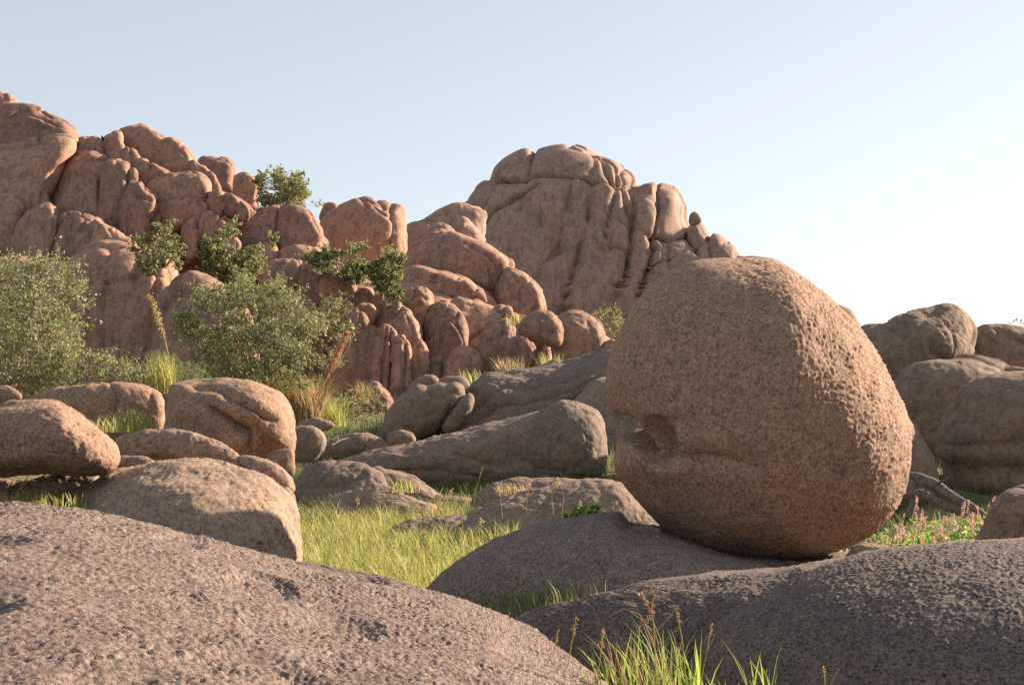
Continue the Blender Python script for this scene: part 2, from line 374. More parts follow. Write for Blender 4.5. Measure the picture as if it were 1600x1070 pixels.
dk = empty("dark_outcrop", W(565, 430, 76), "dark shaded outcrop with a sunlit ribbed crest beside the notch in the skyline", "rock outcrop")
lobe("rock_lobe", [(493,395),(500,352),(518,330),(545,313),(575,308),(605,315),(626,322),(634,338),(637,370),(633,410),(600,440),(530,440)], 76, dk, M_HILL, p=.6, pdepth=.9, lean=.3, dens=1.4, root=1.5,
     cracks=[([(560,312),(572,330),(565,350)],3,6),([(585,310),(600,330)],3,6),([(608,316),(612,360),(612,410)],4,7),([(560,345),(548,380),(545,420)],4,7)], crease=.02, csize=.35, cstretch=1.6)
lobe("rock_lobe", [(500,345),(505,322),(517,317),(532,322),(538,335),(525,350)], 79, dk, M_HILL)

# ------------------------------------------------------------------ left hill
bk = rock("hillside", [(-260,640),(-220,200),(-60,190),(60,215),(150,245),(260,262),(330,300),(400,330),(470,360),(520,400),(560,430),(640,470),(800,530),(960,570),(900,660),(400,700)], 62.5, M_HILL, kind='structure', front=4, back=14, lean=.45, crease=.03, csize=.10, cstretch=1.6, p=.6, N=180, lump=.03)
hk = dict(mat=M_HILL, dens=1.75, crease=.034, csize=.36, cstretch=1.4, fine=.014, lean=.3, p=.47, pdepth=.95, root=1.5, grow=1.07)
o = empty("rock_outcrop", W(20, 420, 64), "massive smooth outcrop at the left edge below the highest lit dome", "rock outcrop")
lobe("boulder", [(-90,170),(-30,143),(0,148),(20,163),(32,178),(10,210),(-80,220)], 74, o, **hk)
lobe("boulder", [(-70,215),(-20,185),(18,169),(45,170),(75,182),(102,196),(121,214),(115,240),(60,262),(0,270),(-70,260)], 66, o, cracks=[([(0,215),(40,205),(80,212)],3,6),([(30,185),(60,190),(95,210)],3,4)], **hk)
lobe("boulder", [(-90,300),(-60,240),(20,228),(60,216),(90,214),(108,226),(97,262),(84,300),(74,340),(60,400),(-80,420)], 63, o, cracks=[([(0,250),(40,228),(60,220)],4,8),([(-10,320),(20,370)],4,6)], **hk)
lobe("boulder", [(-60,340),(-20,300),(10,300),(30,325),(32,370),(26,420),(-60,430)], 58, o, **hk)
o = empty("rock_outcrop", W(150, 420, 61), "outcrop of tall upright fins left of the hill's middle, right fin lit on its nose", "rock outcrop")
lobe("boulder", [(72,370),(76,320),(88,270),(104,241),(128,235),(150,241),(160,258),(156,310),(156,400),(110,420),(74,410)], 61, o, cracks=[([(120,240),(118,290)],3,4)], **hk)
lobe("boulder", [(144,360),(148,300),(152,262),(163,250),(182,249),(198,260),(207,280),(203,300),(196,330),(200,400),(160,420)], 59.5, o, **hk)
lobe("boulder", [(184,340),(192,305),(203,288),(215,285),(228,297),(241,308),(242,326),(234,345),(222,370),(195,390)], 58.5, o, cracks=[([(205,300),(222,312),(236,315)],2.5,6),([(208,290),(218,300)],2,4)], **hk)
lobe("boulder", [(100,240),(108,222),(120,214),(145,214),(152,222),(150,250),(110,262)], 64, o, **hk)
lobe("boulder", [(142,240),(150,220),(166,212),(178,205),(188,210),(190,235),(180,262),(150,262)], 64, o, **hk)
o = empty("boulder_pile", W(260, 330, 65), "summit pile of rounded blocks on the left hill, sunlit along its right slope", "boulder pile")
lobe("boulder", [(176,232),(184,208),(200,196),(220,197),(242,208),(262,222),(264,245),(262,262),(235,270),(205,258),(185,248)], 67, o, cracks=[([(205,200),(225,225),(240,228)],2.5,4)], **hk)
lobe("boulder", [(168,256),(174,232),(186,224),(200,230),(213,242),(217,255),(213,280),(190,290),(170,280)], 63, o, **hk)
lobe("boulder", [(202,282),(206,262),(216,248),(232,251),(246,262),(264,274),(254,288),(225,296)], 62, o, **hk)
lobe("boulder", [(242,245),(248,224),(262,217),(284,229),(300,247),(303,270),(280,285),(250,270)], 66, o, cracks=[([(258,225),(280,238),(292,250)],2.5,4)], **hk)
lobe("boulder", [(292,262),(302,250),(318,260),(336,276),(345,293),(344,312),(325,318),(300,300)], 64, o, **hk)
lobe("boulder", [(226,300),(245,280),(275,273),(305,272),(322,284),(326,302),(316,320),(280,330),(240,325)], 61.5, o, cracks=[([(300,280),(312,296),(310,312)],2.5,4)], **hk)
rock("boulder", [(308,258),(316,247),(335,245),(354,251),(363,263),(362,288),(374,303),(372,322),(350,318),(330,290),(314,275)], 66, label="upright boulder standing alone on the skyline left of the hilltop tree", cat="boulder", **hk)
rock("boulder", [(364,290),(365,274),(380,269),(395,277),(403,291),(400,315),(388,330),(372,322)], 64, label="small split boulder on the skyline touching the hilltop tree", cat="boulder", cracks=[([(375,272),(378,300),(386,320)],2.5,5)], **hk)
o = empty("boulder_cluster", W(330, 400, 60), "cluster of small knobby sunlit stones halfway down the left hill", "stone cluster")
for pts_, Y_ in (([(322,318),(328,302),(340,297),(353,302),(357,318),(345,332),(328,330)],60), ([(348,316),(354,303),(368,308),(374,320),(365,332),(352,330)],59.6), ([(366,324),(376,314),(388,325),(388,338),(372,340)],59.4),
    ([(244,335),(250,315),(268,309),(292,308),(300,322),(292,345),(265,350)],60), ([(290,330),(298,312),(312,312),(323,324),(318,340),(300,345)],59.4), ([(284,360),(290,345),(300,336),(312,338),(318,352),(314,380),(292,395)],58.6),
    ([(312,345),(320,330),(334,331),(342,342),(334,356),(318,358)],58.4), ([(334,352),(344,342),(352,350),(350,362),(338,366)],58.2), ([(318,368),(326,356),(342,356),(356,366),(350,380),(326,384)],58),
    ([(236,330),(242,315),(252,322),(252,350),(240,370),(232,350)],59.6), ([(340,372),(352,364),(370,372),(376,388),(350,395)],58)):
    lobe("boulder", pts_, Y_, o, **hk)
o = empty("rock_outcrop", W(120, 520, 54), "low shaded outcrop with a thin sunlit rim above the large left bush", "rock outcrop")
lobe("boulder", [(18,390),(26,345),(48,324),(68,318),(82,328),(87,348),(84,400),(70,440),(20,440)], 56, o, cracks=[([(62,325),(62,370)],3,5),([(38,340),(40,380)],3,4)], **hk)
lobe("boulder", [(78,400),(86,352),(97,335),(112,332),(140,341),(150,360),(150,440),(90,460)], 55.5, o, **hk)
lobe("boulder", [(136,400),(140,345),(165,352),(190,367),(212,384),(216,420),(200,470),(150,470)], 55, o, cracks=[([(165,355),(175,375)],2.5,4)], **hk)
lobe("rock_wall", [(100,560),(95,450),(120,395),(170,385),(212,400),(240,402),(262,430),(270,500),(262,610),(120,620)], 50, o, cracks=[([(140,400),(135,480),(140,560)],4,9),([(165,395),(160,480),(165,580)],4,9),([(210,405),(205,470),(208,560)],4,10),([(240,410),(235,480),(232,560)],4,9),([(130,480),(190,470),(250,490)],3,4)], **hk)
lobe("rock_wall", [(-80,560),(-70,430),(0,400),(60,410),(110,430),(120,520),(110,620),(-60,620)], 52, o, cracks=[([(40,420),(45,560)],4,8)], **hk)
rock("boulder", [(240,560),(243,490),(258,448),(283,423),(310,428),(336,444),(358,463),(378,487),(394,525),(396,610),(300,640),(244,620)], 44, label="large pointed boulder with a sunlit edge behind the middle bush", cat="boulder", **{**hk, 'mat': M_HILL, 'cracks': [([(262,470),(300,445),(330,445)],3,3)]})
o = empty("rock_outcrop", W(450, 420, 62), "smooth shaded slabs with vertical joints below the hilltop tree", "rock outcrop")
lobe("slab", [(392,370),(400,334),(420,321),(436,325),(442,345),(440,400),(410,415)], 62.5, o, **hk)
lobe("slab", [(434,370),(436,336),(444,322),(462,324),(485,340),(500,358),(504,380),(494,410),(450,420)], 62, o, cracks=[([(452,325),(446,360),(448,400)],2.5,6)], **hk)
lobe("slab", [(430,430),(440,395),(465,385),(500,392),(520,415),(540,450),(500,470),(445,465)], 58, o, **hk)
rock("boulder", [(374,372),(380,351),(395,343),(415,350),(428,364),(431,380),(425,398),(395,402),(376,392)], 57, label="cracked sunlit block behind the round bush on the left hill", cat="boulder", **{**hk, 'cracks': [([(385,352),(410,362),(428,385)],2,5),([(405,346),(402,372),(398,395)],2,4),([(416,352),(412,380)],2,4)]})
rock("boulder", [(398,412),(405,388),(420,377),(432,388),(434,408),(425,425),(405,425)], 55, label="small lit stone tucked at the right edge of the round hillside bush", cat="boulder", **hk)
o = empty("rock_ledge", W(470, 500, 50), "broken reddish ledge running down between the hillside bushes", "rock ledge")
lobe("slab", [(410,450),(415,418),(430,406),(450,407),(468,412),(470,440),(462,475),(425,480)], 51, o, **hk)
lobe("slab", [(460,455),(465,418),(480,412),(500,422),(508,440),(505,470),(495,490),(468,485)], 50.5, o, cracks=[([(480,415),(478,450)],2,4)], **hk)
lobe("slab", [(498,455),(502,432),(514,424),(535,428),(552,440),(560,458),(540,475),(505,480)], 50, o, **hk)
lobe("slab", [(540,462),(552,446),(575,450),(598,460),(612,472),(605,488),(565,490)], 50, o, **hk)
lobe("slab", [(424,475),(432,458),(450,454),(470,461),(488,473),(500,492),(512,512),(480,520),(430,510)], 46, o, cracks=[([(440,460),(465,475),(485,495)],2,3)], **hk)
lobe("slab", [(552,490),(562,474),(580,476),(590,490),(575,505)], 48, o, **hk)
lobe("slab", [(524,500),(535,482),(552,480),(568,492),(575,520),(540,540)], 47, o, **hk)

# ------------------------------------------------------------------ middle ridge of sunlit pillow rocks
rk = dict(mat=M_HILL, dens=1.6, crease=.03, csize=.36, fine=.014, lean=.3, p=.5, pdepth=.95, root=1.3, grow=1.08)
o = empty("layered_ridge", W(720, 520, 56), "sunlit layered ridge with curved parallel joints in front of the far dome", "rock ridge")
lobe("rock_layer", [(630,420),(642,388),(668,368),(695,362),(730,370),(764,384),(787,399),(794,415),(786,436),(776,452),(740,450),(690,440),(640,435)], 60, o, cracks=[([(728,385),(765,403),(783,432)],2.5,8),([(735,405),(765,425),(775,450)],2.5,8),([(700,364),(690,390),(685,420)],3,5),([(640,392),(700,395),(730,398)],3,3)], **rk)
lobe("rock_layer", [(777,470),(780,440),(794,422),(815,428),(838,445),(849,462),(849,488),(842,505),(815,512),(785,500)], 57, o, cracks=[([(800,432),(828,458),(838,500)],2.5,9),([(790,440),(815,470),(828,505)],2.5,9)], **rk)
lobe("rock_layer", [(622,445),(632,424),(650,418),(680,425),(716,436),(746,449),(768,464),(778,480),(768,496),(730,490),(690,478),(640,470)], 56, o, cracks=[([(640,432),(680,442),(720,455),(760,482)],2.5,9),([(635,445),(680,458),(715,472)],2.5,8),([(680,428),(675,445)],2,5),([(722,442),(716,465)],2,6),([(745,452),(740,475)],2,5)], **rk)
lobe("rock_layer", [(630,485),(640,462),(670,465),(700,478),(712,500),(690,520),(640,520)], 54.5, o, **rk)
lobe("rock_layer", [(700,505),(704,480),(718,468),(745,472),(769,486),(781,502),(780,530),(770,560),(735,560),(705,540)], 53.5, o, cracks=[([(730,472),(750,495),(752,520)],3,4)], **rk)
lobe("rock_layer", [(768,500),(774,482),(786,476),(800,482),(810,500),(806,520),(780,522)], 53, o, **rk)
tag(rock("rock_bed", [(480,660),(500,520),(560,480),(640,450),(720,470),(800,490),(880,500),(960,545),(960,620),(800,680),(560,700)], 53.5, M_HILL, front=2.5, back=4, lean=.4, p=.6, crease=.03, csize=.14, cstretch=1.5, dens=1.5), kind='structure')
o = empty("pillow_rocks", W(640, 640, 47), "bulging reddish pillow rocks with deep vertical clefts above the grassy gap", "rock outcrop")
lobe("boulder", [(622,480),(630,460),(648,450),(665,454),(675,470),(672,495),(662,515),(642,510),(628,500)], 50, o, **rk)
lobe("boulder", [(660,540),(666,500),(678,480),(694,475),(712,482),(723,502),(727,530),(722,580),(690,600),(665,590)], 49, o, cracks=[([(675,490),(700,500),(722,520)],2,4),([(690,520),(688,570)],3,5)], **rk)
lobe("boulder", [(570,515),(578,492),(592,478),(605,474),(614,482),(610,510),(600,535),(578,540)], 48.5, o, **rk)
lobe("boulder", [(594,520),(602,490),(614,476),(626,476),(632,488),(624,510),(615,535)], 48, o, **rk)
lobe("boulder", [(604,520),(615,498),(632,484),(645,495),(655,515),(658,540),(650,556),(625,545)], 47.5, o, cracks=[([(632,488),(644,510),(650,545)],2.5,5)], **rk)
lobe("boulder", [(512,560),(522,528),(538,510),(556,510),(562,540),(560,590),(540,620),(515,610)], 46.5, o, cracks=[([(540,515),(536,560)],2.5,5)], **rk)
lobe("boulder", [(550,560),(556,522),(566,508),(582,510),(592,525),(590,580),(585,630),(560,630),(552,600)], 46, o, cracks=[([(575,512),(570,560)],2.5,5)], **rk)
lobe("boulder", [(578,570),(584,530),(594,512),(606,510),(616,520),(619,540),(617,590),(612,640),(590,650),(580,610)], 45.5, o, **rk)
lobe("boulder", [(611,590),(613,548),(618,531),(627,527),(636,534),(641,552),(642,595),(638,618),(628,640),(614,640)], 44.5, o, **rk)
lobe("boulder", [(636,575),(640,545),(650,532),(661,536),(669,552),(670,580),(660,605),(645,620),(637,605)], 46, o, cracks=[([(655,535),(652,560),(658,590)],2.5,5)], **rk)
lobe("boulder", [(694,585),(700,560),(712,545),(735,544),(750,556),(757,574),(750,596),(715,606)], 46, o, cracks=[([(722,545),(716,570),(718,590)],2.5,5)], **rk)
lobe("boulder", [(660,600),(668,570),(684,560),(700,570),(704,595),(690,615),(665,620)], 46.5, o, **rk)
o = empty("pillow_rocks", W(800, 600, 46), "dark jointed blocks topped by a lit knob at the right end of the pillow rocks", "rock outcrop")
lobe("boulder", [(740,575),(748,540),(760,516),(776,503),(792,501),(802,515),(800,560),(790,600),(750,605)], 47, o, cracks=[([(770,510),(764,560),(760,590)],3,6),([(785,505),(782,560)],3,6)], **rk)
lobe("boulder", [(786,585),(790,548),(800,530),(816,525),(830,531),(838,548),(837,568),(828,590),(800,600)], 45, o, cracks=[([(808,528),(812,560),(806,590)],2.5,4)], **rk)
lobe("boulder", [(804,545),(812,520),(826,510),(842,512),(854,522),(858,540),(848,556),(830,560)], 45.8, o, **rk)
lobe("boulder", [(826,600),(832,570),(842,550),(852,540),(860,545),(858,575),(850,605),(830,612)], 44.5, o, **rk)
lobe("boulder", [(856,580),(860,540),(868,526),(880,532),(886,570),(875,600)], 45.5, o, **rk)
rock("boulder", [(814,514),(822,496),(840,486),(860,489),(873,501),(877,517),(871,532),(852,530),(828,524)], 45.2, label="sunlit knob like a folded bun perched on the jointed blocks left of the giant boulder", cat="boulder", **{**rk, 'cracks': [([(838,490),(858,503),(868,528)],2.5,5)]})
rock("boulder", [(866,540),(870,505),(880,490),(898,487),(920,493),(938,510),(946,535),(944,560),(915,585),(875,580)], 46.5, label="smooth round boulder lit along its right rim beside the dark bush under the far dome", cat="boulder", **{**rk, 'cracks': [([(918,500),(926,520),(925,545)],3,5)]})
rock("boulder", [(935,550),(944,535),(960,532),(972,540),(968,560),(940,565)], 46, label="small lit stone between the round boulder and the giant boulder", cat="boulder", **rk)
rock("boulder", [(560,650),(564,620),(576,602),(588,600),(602,610),(611,628),(612,650),(595,670),(570,670)], 42, label="narrow lit stone standing in the shadow below the pillow rocks", cat="boulder", **rk)

# ------------------------------------------------------------------ middle slabs
sk_ = dict(extra=lambda P, X, Yp: rough(.018, .10, 0, 1, 4)(P, X, Yp), mat=M_FAR, dens=1.5, fine=.014, crease=.008, csize=.4)
o = empty("sloping_slab", W(800, 720, 36), "broad shaded granite slab sloping up to the right behind the nosed rock", "rock slab")
lobe("slab", [(640,720),(690,668),(720,640),(742,606),(785,588),(850,573),(920,555),(965,539),(1010,545),(1060,600),(1050,700),(900,740),(720,740)], 38.5, o, front=2.6, lean=.45, p=.8,
     cracks=[([(735,640),(790,605),(860,595),(960,560)],4,7),([(700,675),(780,630),(860,615),(980,575)],4,8),([(860,640),(900,615),(960,590)],4,9),([(830,600),(900,585),(950,575)],3,5),([(680,700),(760,665),(830,650)],4,6)], bumps=[(770,600,40,14,8)], **sk_)
lobe("slab", [(890,660),(915,605),(950,585),(1010,590),(1030,680),(1030,780),(980,800),(920,790)], 36, o, lean=.3, p=.7, **sk_)
o = empty("cracked_boulder", W(660, 700, 37), "squat cracked boulder with a lit crest at the foot of the pillar rocks", "boulder")
lobe("boulder", [(598,672),(606,645),(632,615),(650,600),(668,604),(690,600),(716,597),(728,610),(722,630),(708,652),(690,672),(640,692),(605,690)], 36.5, o, cracks=[([(665,612),(690,620),(715,608)],3,6),([(700,600),(704,640),(690,670)],3,5)], **sk_)
lobe("boulder", [(640,606),(650,591),(668,585),(682,588),(684,598),(668,608),(650,612)], 37, o, **sk_)
lobe("boulder", [(672,608),(684,594),(702,588),(722,587),(733,596),(736,612),(724,618),(700,606)], 37.5, o, **sk_)
lobe("boulder", [(690,668),(704,645),(722,622),(735,615),(740,630),(728,655),(705,678)], 36, o, **sk_)
o = empty("nosed_slab", W(760, 778, 30), "long grey slab ending in a rounded sunlit nose left of the giant boulder", "rock slab")
lobe("slab", [(500,738),(560,708),(640,692),(720,675),(790,658),(850,645),(905,668),(920,735),(870,770),(740,782),(640,772),(560,756)], 30.5, o, front=1.7, back=2.4, p=.8, cracks=[([(700,700),(740,712),(765,722)],3,6),([(560,730),(680,728),(760,740)],4,3)], bumps=[(830,712,60,16,-5)], **{**sk_, 'N': 170, 'lump': .03, 'crease': 0})
lobe("nose", [(792,712),(806,678),(832,652),(858,635),(885,625),(915,632),(936,645),(946,672),(949,708),(942,738),(926,755),(885,768),(835,768),(802,748)], 30, o, front=1.3, back=1.2, p=.85, cen=(895,700), cracks=[([(800,715),(840,728),(885,734)],8,5)], **{**sk_, 'N': 170, 'lump': .03, 'crease': 0})
rock("boulder", [(603,690),(610,677),(626,672),(642,676),(650,688),(640,698),(615,699)], 33, label="small round shaded stone on the slab at the left end of the long nosed rock", cat="stone", **sk_)
rock("boulder", [(470,712),(495,692),(530,682),(570,676),(600,688),(612,704),(570,722),(500,726)], 33, label="low shaded slab beside the pale stick in the grassy gap", cat="rock slab", **sk_)
rock("boulder", [(450,696),(455,670),(478,664),(500,671),(509,686),(504,706),(486,722),(455,720)], 26, label="pale lit block behind the left boulder stack", cat="boulder", **{**sk_, 'p': .7})
rock("boulder", [(462,664),(478,655),(500,653),(520,660),(522,668),(500,674),(470,672)], 28, label="flat lit stone at the foot of the dry grass tuft", cat="stone", **sk_)
tk = dict(extra=lambda P, X, Yp: rough(.014, .07, 0, 1, 4)(P, X, Yp), mat=M_FAR, dens=1.5, fine=.012, crease=.008, lean=.7)
o = empty("low_boulders", W(570, 800, 25), "group of low cracked boulders at the back edge of the sunlit grass", "boulder group")
lobe("boulder", [(456,775),(462,748),(478,729),(510,722),(552,722),(580,730),(600,744),(604,762),(584,775),(520,790),(470,795)], 25, o, cracks=[([(470,760),(540,755),(570,735)],4,5)], **tk)
lobe("boulder", [(566,756),(580,732),(604,732),(640,744),(672,762),(692,776),(726,786),(690,800),(600,800)], 25.5, o, cracks=[([(600,735),(630,760),(650,785)],3,5)], **tk)
lobe("boulder", [(470,810),(510,778),(556,764),(592,758),(622,768),(652,780),(680,792),(660,812),(600,822),(520,830)], 24, o, cracks=[([(540,785),(600,790)],4,4)], **tk)
lobe("boulder", [(640,790),(690,775),(740,780),(772,785),(780,800),(700,812)], 25, o, **tk)
rock("boulder", [(738,792),(756,764),(800,749),(860,749),(920,752),(950,760),(920,790),(820,806)], 24, label="flat pale shelf with dry grass along it right of the low boulders", cat="rock slab", **tk)
rock("boulder", [(716,812),(780,780),(850,762),(905,753),(950,751),(980,760),(1000,784),(1032,822),(1040,850),(900,860),(760,850)], 21.5, label="broad grey rock dappled with sun left of the giant boulder's underside", cat="boulder", **{**tk, 'N': 170})
rock("boulder", [(596,842),(626,820),(678,809),(740,806),(800,808),(815,818),(760,832),(690,846),(612,862)], 21, label="low flat slab almost buried in the sunlit grass", cat="rock slab", **{**tk, 'lean': 1.5})

# ------------------------------------------------------------------ left boulder stack
lk = dict(mat=M_MID, dens=1.4, fine=.012, crease=.006, csize=.5)
gs = "boulders of the left stack"
rock("boulder", [(94,815),(108,788),(130,765),(160,742),(200,728),(250,720),(310,718),(360,725),(402,739),(435,761),(455,790),(464,830),(468,880),(470,960),(300,1000),(110,960)], 11.9, label="broad front boulder of the left stack with a big dark shadow across it", cat="boulder", group=gs, front=1.5, p=.8, extra=rough(.008, .024, 0, .3), **{**lk, 'N': 210, 'mat': M_MIDG})
rock("boulder", [(-110,690),(-70,652),(-10,637),(40,631),(85,628),(115,642),(150,664),(175,684),(186,706),(180,727),(160,737),(120,740),(60,737),(0,740),(-80,735)], 11.8, label="egg shaped boulder at the left edge with a sunlit right end", cat="boulder", group=gs, front=.9, p=.85, cen=(95,690), extra=rough(.008, .026, 0, .3), **{**lk, 'N': 180}, bumps=[(60,650,70,18,6)])
rock("boulder", [(10,680),(18,650),(40,625),(80,609),(110,601),(160,597),(200,596),(238,603),(256,622),(259,650),(256,680),(200,705),(60,710)], 16, label="wide lumpy boulder behind the egg shaped one with shadow lobes on it", cat="boulder", group=gs, p=.72, cracks=[([(172,598),(180,620),(178,645)],3.5,9),([(110,605),(118,640),(110,670)],6,6),([(238,610),(232,650)],6,5)], extra=rough(.01, .07), **lk)
rock("boulder", [(-60,625),(-20,605),(10,602),(28,610),(34,622),(10,632),(-50,640)], 17, label="low rounded boulder at the left edge behind the egg shaped one", cat="boulder", group=gs, **lk)
rock("boulder", [(259,680),(260,625),(266,602),(285,594),(315,591),(360,592),(402,600),(430,615),(446,640),(455,665),(459,688),(452,706),(420,716),(360,722),(280,716)], 14.6, label="large folded boulder with two diagonal grooves at the back of the left stack", cat="boulder", group=gs, p=.74, front=1.1, cen=(385,655),
     cracks=[([(325,630),(345,643),(370,662),(390,684),(390,704)],4,24),([(300,600),(345,605),(385,628),(430,655)],4,14)], bumps=[(300,640,30,14,9),(392,668,32,18,-20),(418,690,20,16,-14),(350,690,30,14,8),(440,640,16,40,8)], extra=rough(.008, .06), **{**lk, 'N': 160})
rock("boulder", [(180,703),(188,682),(225,672),(280,671),(325,680),(346,692),(368,706),(379,718),(374,728),(340,727),(280,720),(220,716),(186,716)], 13.3, label="flat tongue shaped stone laid across the top of the front boulder", cat="boulder", group=gs, extra=rough(.008, .05), **{**lk, 'mat': M_MIDG})
rock("boulder", [(150,730),(165,718),(200,711),(235,716),(240,730),(200,742),(155,745)], 12.8, label="dark narrow stone under the left end of the flat tongue stone", cat="boulder", group=gs, **{**lk, 'mat': M_MIDG})
rock("boulder", [(370,720),(380,713),(402,714),(430,724),(450,739),(459,755),(458,768),(435,766),(405,748)], 12.9, label="slanting grey stone wedged at the right shoulder of the front boulder", cat="boulder", group=gs, extra=rough(.006, .05), **{**lk, 'mat': M_MIDG})
rock("boulder", [(400,722),(418,708),(440,702),(458,702),(461,722),(458,742),(435,740)], 13.7, label="pale block under the folded boulder's right end", cat="boulder", group=gs, **lk)
rock("boulder", [(425,790),(432,764),(450,762),(461,775),(464,810),(450,830)], 12.6, label="small pale stone below the slanting grey stone", cat="boulder", group=gs, **lk)
rock("boulder", [(-80,770),(-20,750),(40,748),(92,741),(118,733),(148,738),(152,752),(135,778),(100,800),(30,815),(-80,820)], 12.4, label="weathered pale ledge under the egg shaped boulder", cat="rock ledge", group=gs, cracks=[([(60,770),(110,768),(140,750)],4,5)], extra=rough(.01, .06, .03, .2), **{**lk, 'mat': M_MIDG})

# ------------------------------------------------------------------ right hand rocks
qk = dict(mat=M_RIGHT, dens=1.2, fine=.012, crease=.010, p=.58, pdepth=.85, root=1.25, grow=1.07)
rock("boulder", [(1322,570),(1338,532),(1360,517),(1388,513),(1410,498),(1440,489),(1478,487),(1503,498),(1517,520),(1514,548),(1500,590),(1480,640),(1430,690),(1370,700),(1325,680)], 33, label="big boulder with a rough sunlit right side, right of the giant boulder on the skyline", cat="boulder", front=2.2, cen=(1440,580), cracks=[([(1412,500),(1422,525)],4,5),([(1450,545),(1480,572),(1512,560)],5,12)],
     extra=lambda P, X, Yp: rough(.016, .09, 0, 1, 4)(P, X, Yp), **{**qk, 'N': 180, 'root': 1.0, 'p': .72})
rock("boulder", [(1488,580),(1500,545),(1520,523),(1548,510),(1590,512),(1650,522),(1700,560),(1700,620),(1560,625)], 34, label="dark boulder at the right edge with a pale diagonal rib", cat="boulder", cracks=[([(1555,515),(1585,530),(1640,555)],4,6)], **qk)
rock("boulder", [(1390,690),(1398,625),(1415,590),(1450,572),(1505,565),(1540,573),(1560,592),(1562,650),(1540,730),(1420,740)], 28, label="low shaded boulder with a thin lit rim below the hollowed boulder", cat="boulder", cracks=[([(1440,600),(1430,660)],5,6)], **qk)
rock("boulder", [(1540,590),(1555,575),(1590,574),(1650,580),(1680,600),(1560,620)], 30, label="thin lit crest of rock at the right edge below the ribbed boulder", cat="boulder", **qk)
rock("boulder", [(1400,640),(1440,590),(1500,566),(1560,570),(1610,620),(1600,720),(1500,760),(1410,740)], 30.5, label="shaded rock filling the gap between the rimmed and the largest round boulder", cat="boulder", **qk)
rock("boulder", [(1474,700),(1486,645),(1508,607),(1545,588),(1600,582),(1680,590),(1770,640),(1780,740),(1660,768),(1540,760),(1488,745)], 24, label="largest round boulder at the right edge, all in shade with a dark undercut", cat="boulder", front=2.1, cracks=[([(1478,690),(1560,688),(1700,690)],6,9),([(1500,620),(1488,680)],5,8)], bumps=[(1600,730,160,22,-22)], **{**qk, 'N': 170})
rock("boulder", [(1300,780),(1300,660),(1395,645),(1422,662),(1446,694),(1459,732),(1456,765),(1400,790)], 22, label="smooth grey boulder half hidden behind the giant boulder's right side", cat="boulder", **qk)
rock("boulder", [(1538,860),(1546,815),(1558,785),(1580,768),(1612,762),(1700,766),(1730,870),(1630,900)], 14, label="dark shaded boulder at the right edge beside the pink flowers", cat="boulder", **{**qk, 'mat': M_MIDG})
rock("boulder", [(1285,520),(1298,482),(1314,477),(1328,484),(1338,496),(1347,512),(1352,528),(1320,545)], 60, label="distant reddish rock peeping over the giant boulder's right shoulder", cat="boulder", mat=M_HILL, cracks=[([(1318,485),(1330,510)],2,4)])
rock("boulder", [(1330,530),(1350,517),(1370,516),(1385,525),(1370,545),(1335,548)], 40, label="small distant rock just left of the hollowed boulder on the skyline", cat="boulder", mat=M_HILL)

# ------------------------------------------------------------------ foreground
YB = 12.0
def boulder_relief(P, X, Yp):
    m_ = YB / FPX
    t = smooth(X + (Yp - 640) * -.35, 1180, 1270)
    d = rough(.0035, .03, 0, 1, 3)(P, X, Yp) * (1 - t) + t * (rough(.014, .017, .010, .2, 7)(P, X, Yp) + .014 * perlin(P / .28, 12) + .008 * perlin(P / .11, 13))
    # the mouth: a round hollow with a soft roof and a sharp lower lip, running out to the left edge
    lip = np.interp(X, [940, 975, 1000, 1016, 1030, 1055, 1090], [672, 674, 680, 695, 712, 721, 712])
    dy = Yp - lip
    rr_ = np.hypot((X - 1046) / 33, (Yp - 690) / np.where(Yp < 690, 46, 36)) + .10 * perlin(P / .22, 17) + .05 * perlin(P / .08, 18)
    d = d - 42 * m_ * smooth(1.15 - rr_, 0, 1.0) * np.where(dy < 0, 1, np.exp(-(dy / 5) ** 2))
    d = d + 4 * m_ * np.exp(-((dy - 12) / 9) ** 2) * smooth(1100 - X, 0, 50)
    d = d - 46 * m_ * smooth(1040 - X, 0, 40) * np.where(dy < 0, np.exp(-(dy / 18) ** 2), np.exp(-(dy / 5) ** 2))
    return d
rock("pedestal_rock", [(640,960),(664,918),(700,884),(755,852),(820,831),(885,819),(940,811),(962,815),(974,828),(1000,834),(1035,838),(1120,864),(1230,884),(1340,884),(1400,882),(1450,910),(1400,1020),(1100,1080),(760,1060)], 11.1, M_FORE, "shaded grey rock on which the giant boulder rests", "boulder",
     front=1.35, back=2.6, p=.85, N=300, wb=(-.84,.1), lump=.02, extra=rough(.006, .018, 0, .3))
rock("giant_boulder", [(1120,402),(1160,403),(1200,411),(1242,427),(1284,453),(1318,482),(1348,519),(1375,563),(1397,610),(1416,660),(1423,710),(1418,755),(1400,796),(1372,826),(1340,846),(1300,860),(1255,868),(1200,873),(1145,872),(1100,862),(1062,843),(1028,814),(998,782),(976,755),(967,735),(964,708),(968,690),(966,668),(955,640),(950,605),(951,575),(960,540),(976,503),(1002,465),(1036,432),(1078,410)], YB, M_MID,
     "giant egg shaped boulder balanced on grey rock with a notch in its left side", "boulder", front=1.35, back=1.3, p=1.0, pdepth=.95, cen=(1246,640), N=320, lump=.02, fine=.004,
     cracks=[([(1085,705),(1120,702),(1165,712),(1180,716)],7,7)],
     bumps=[(1228,600,40,170,17),(985,716,26,22,9),(972,610,30,40,6),(1120,710,70,14,-6),(1255,780,40,90,5)],
     extra=lambda P, X, Yp: boulder_relief(P, X, Yp))
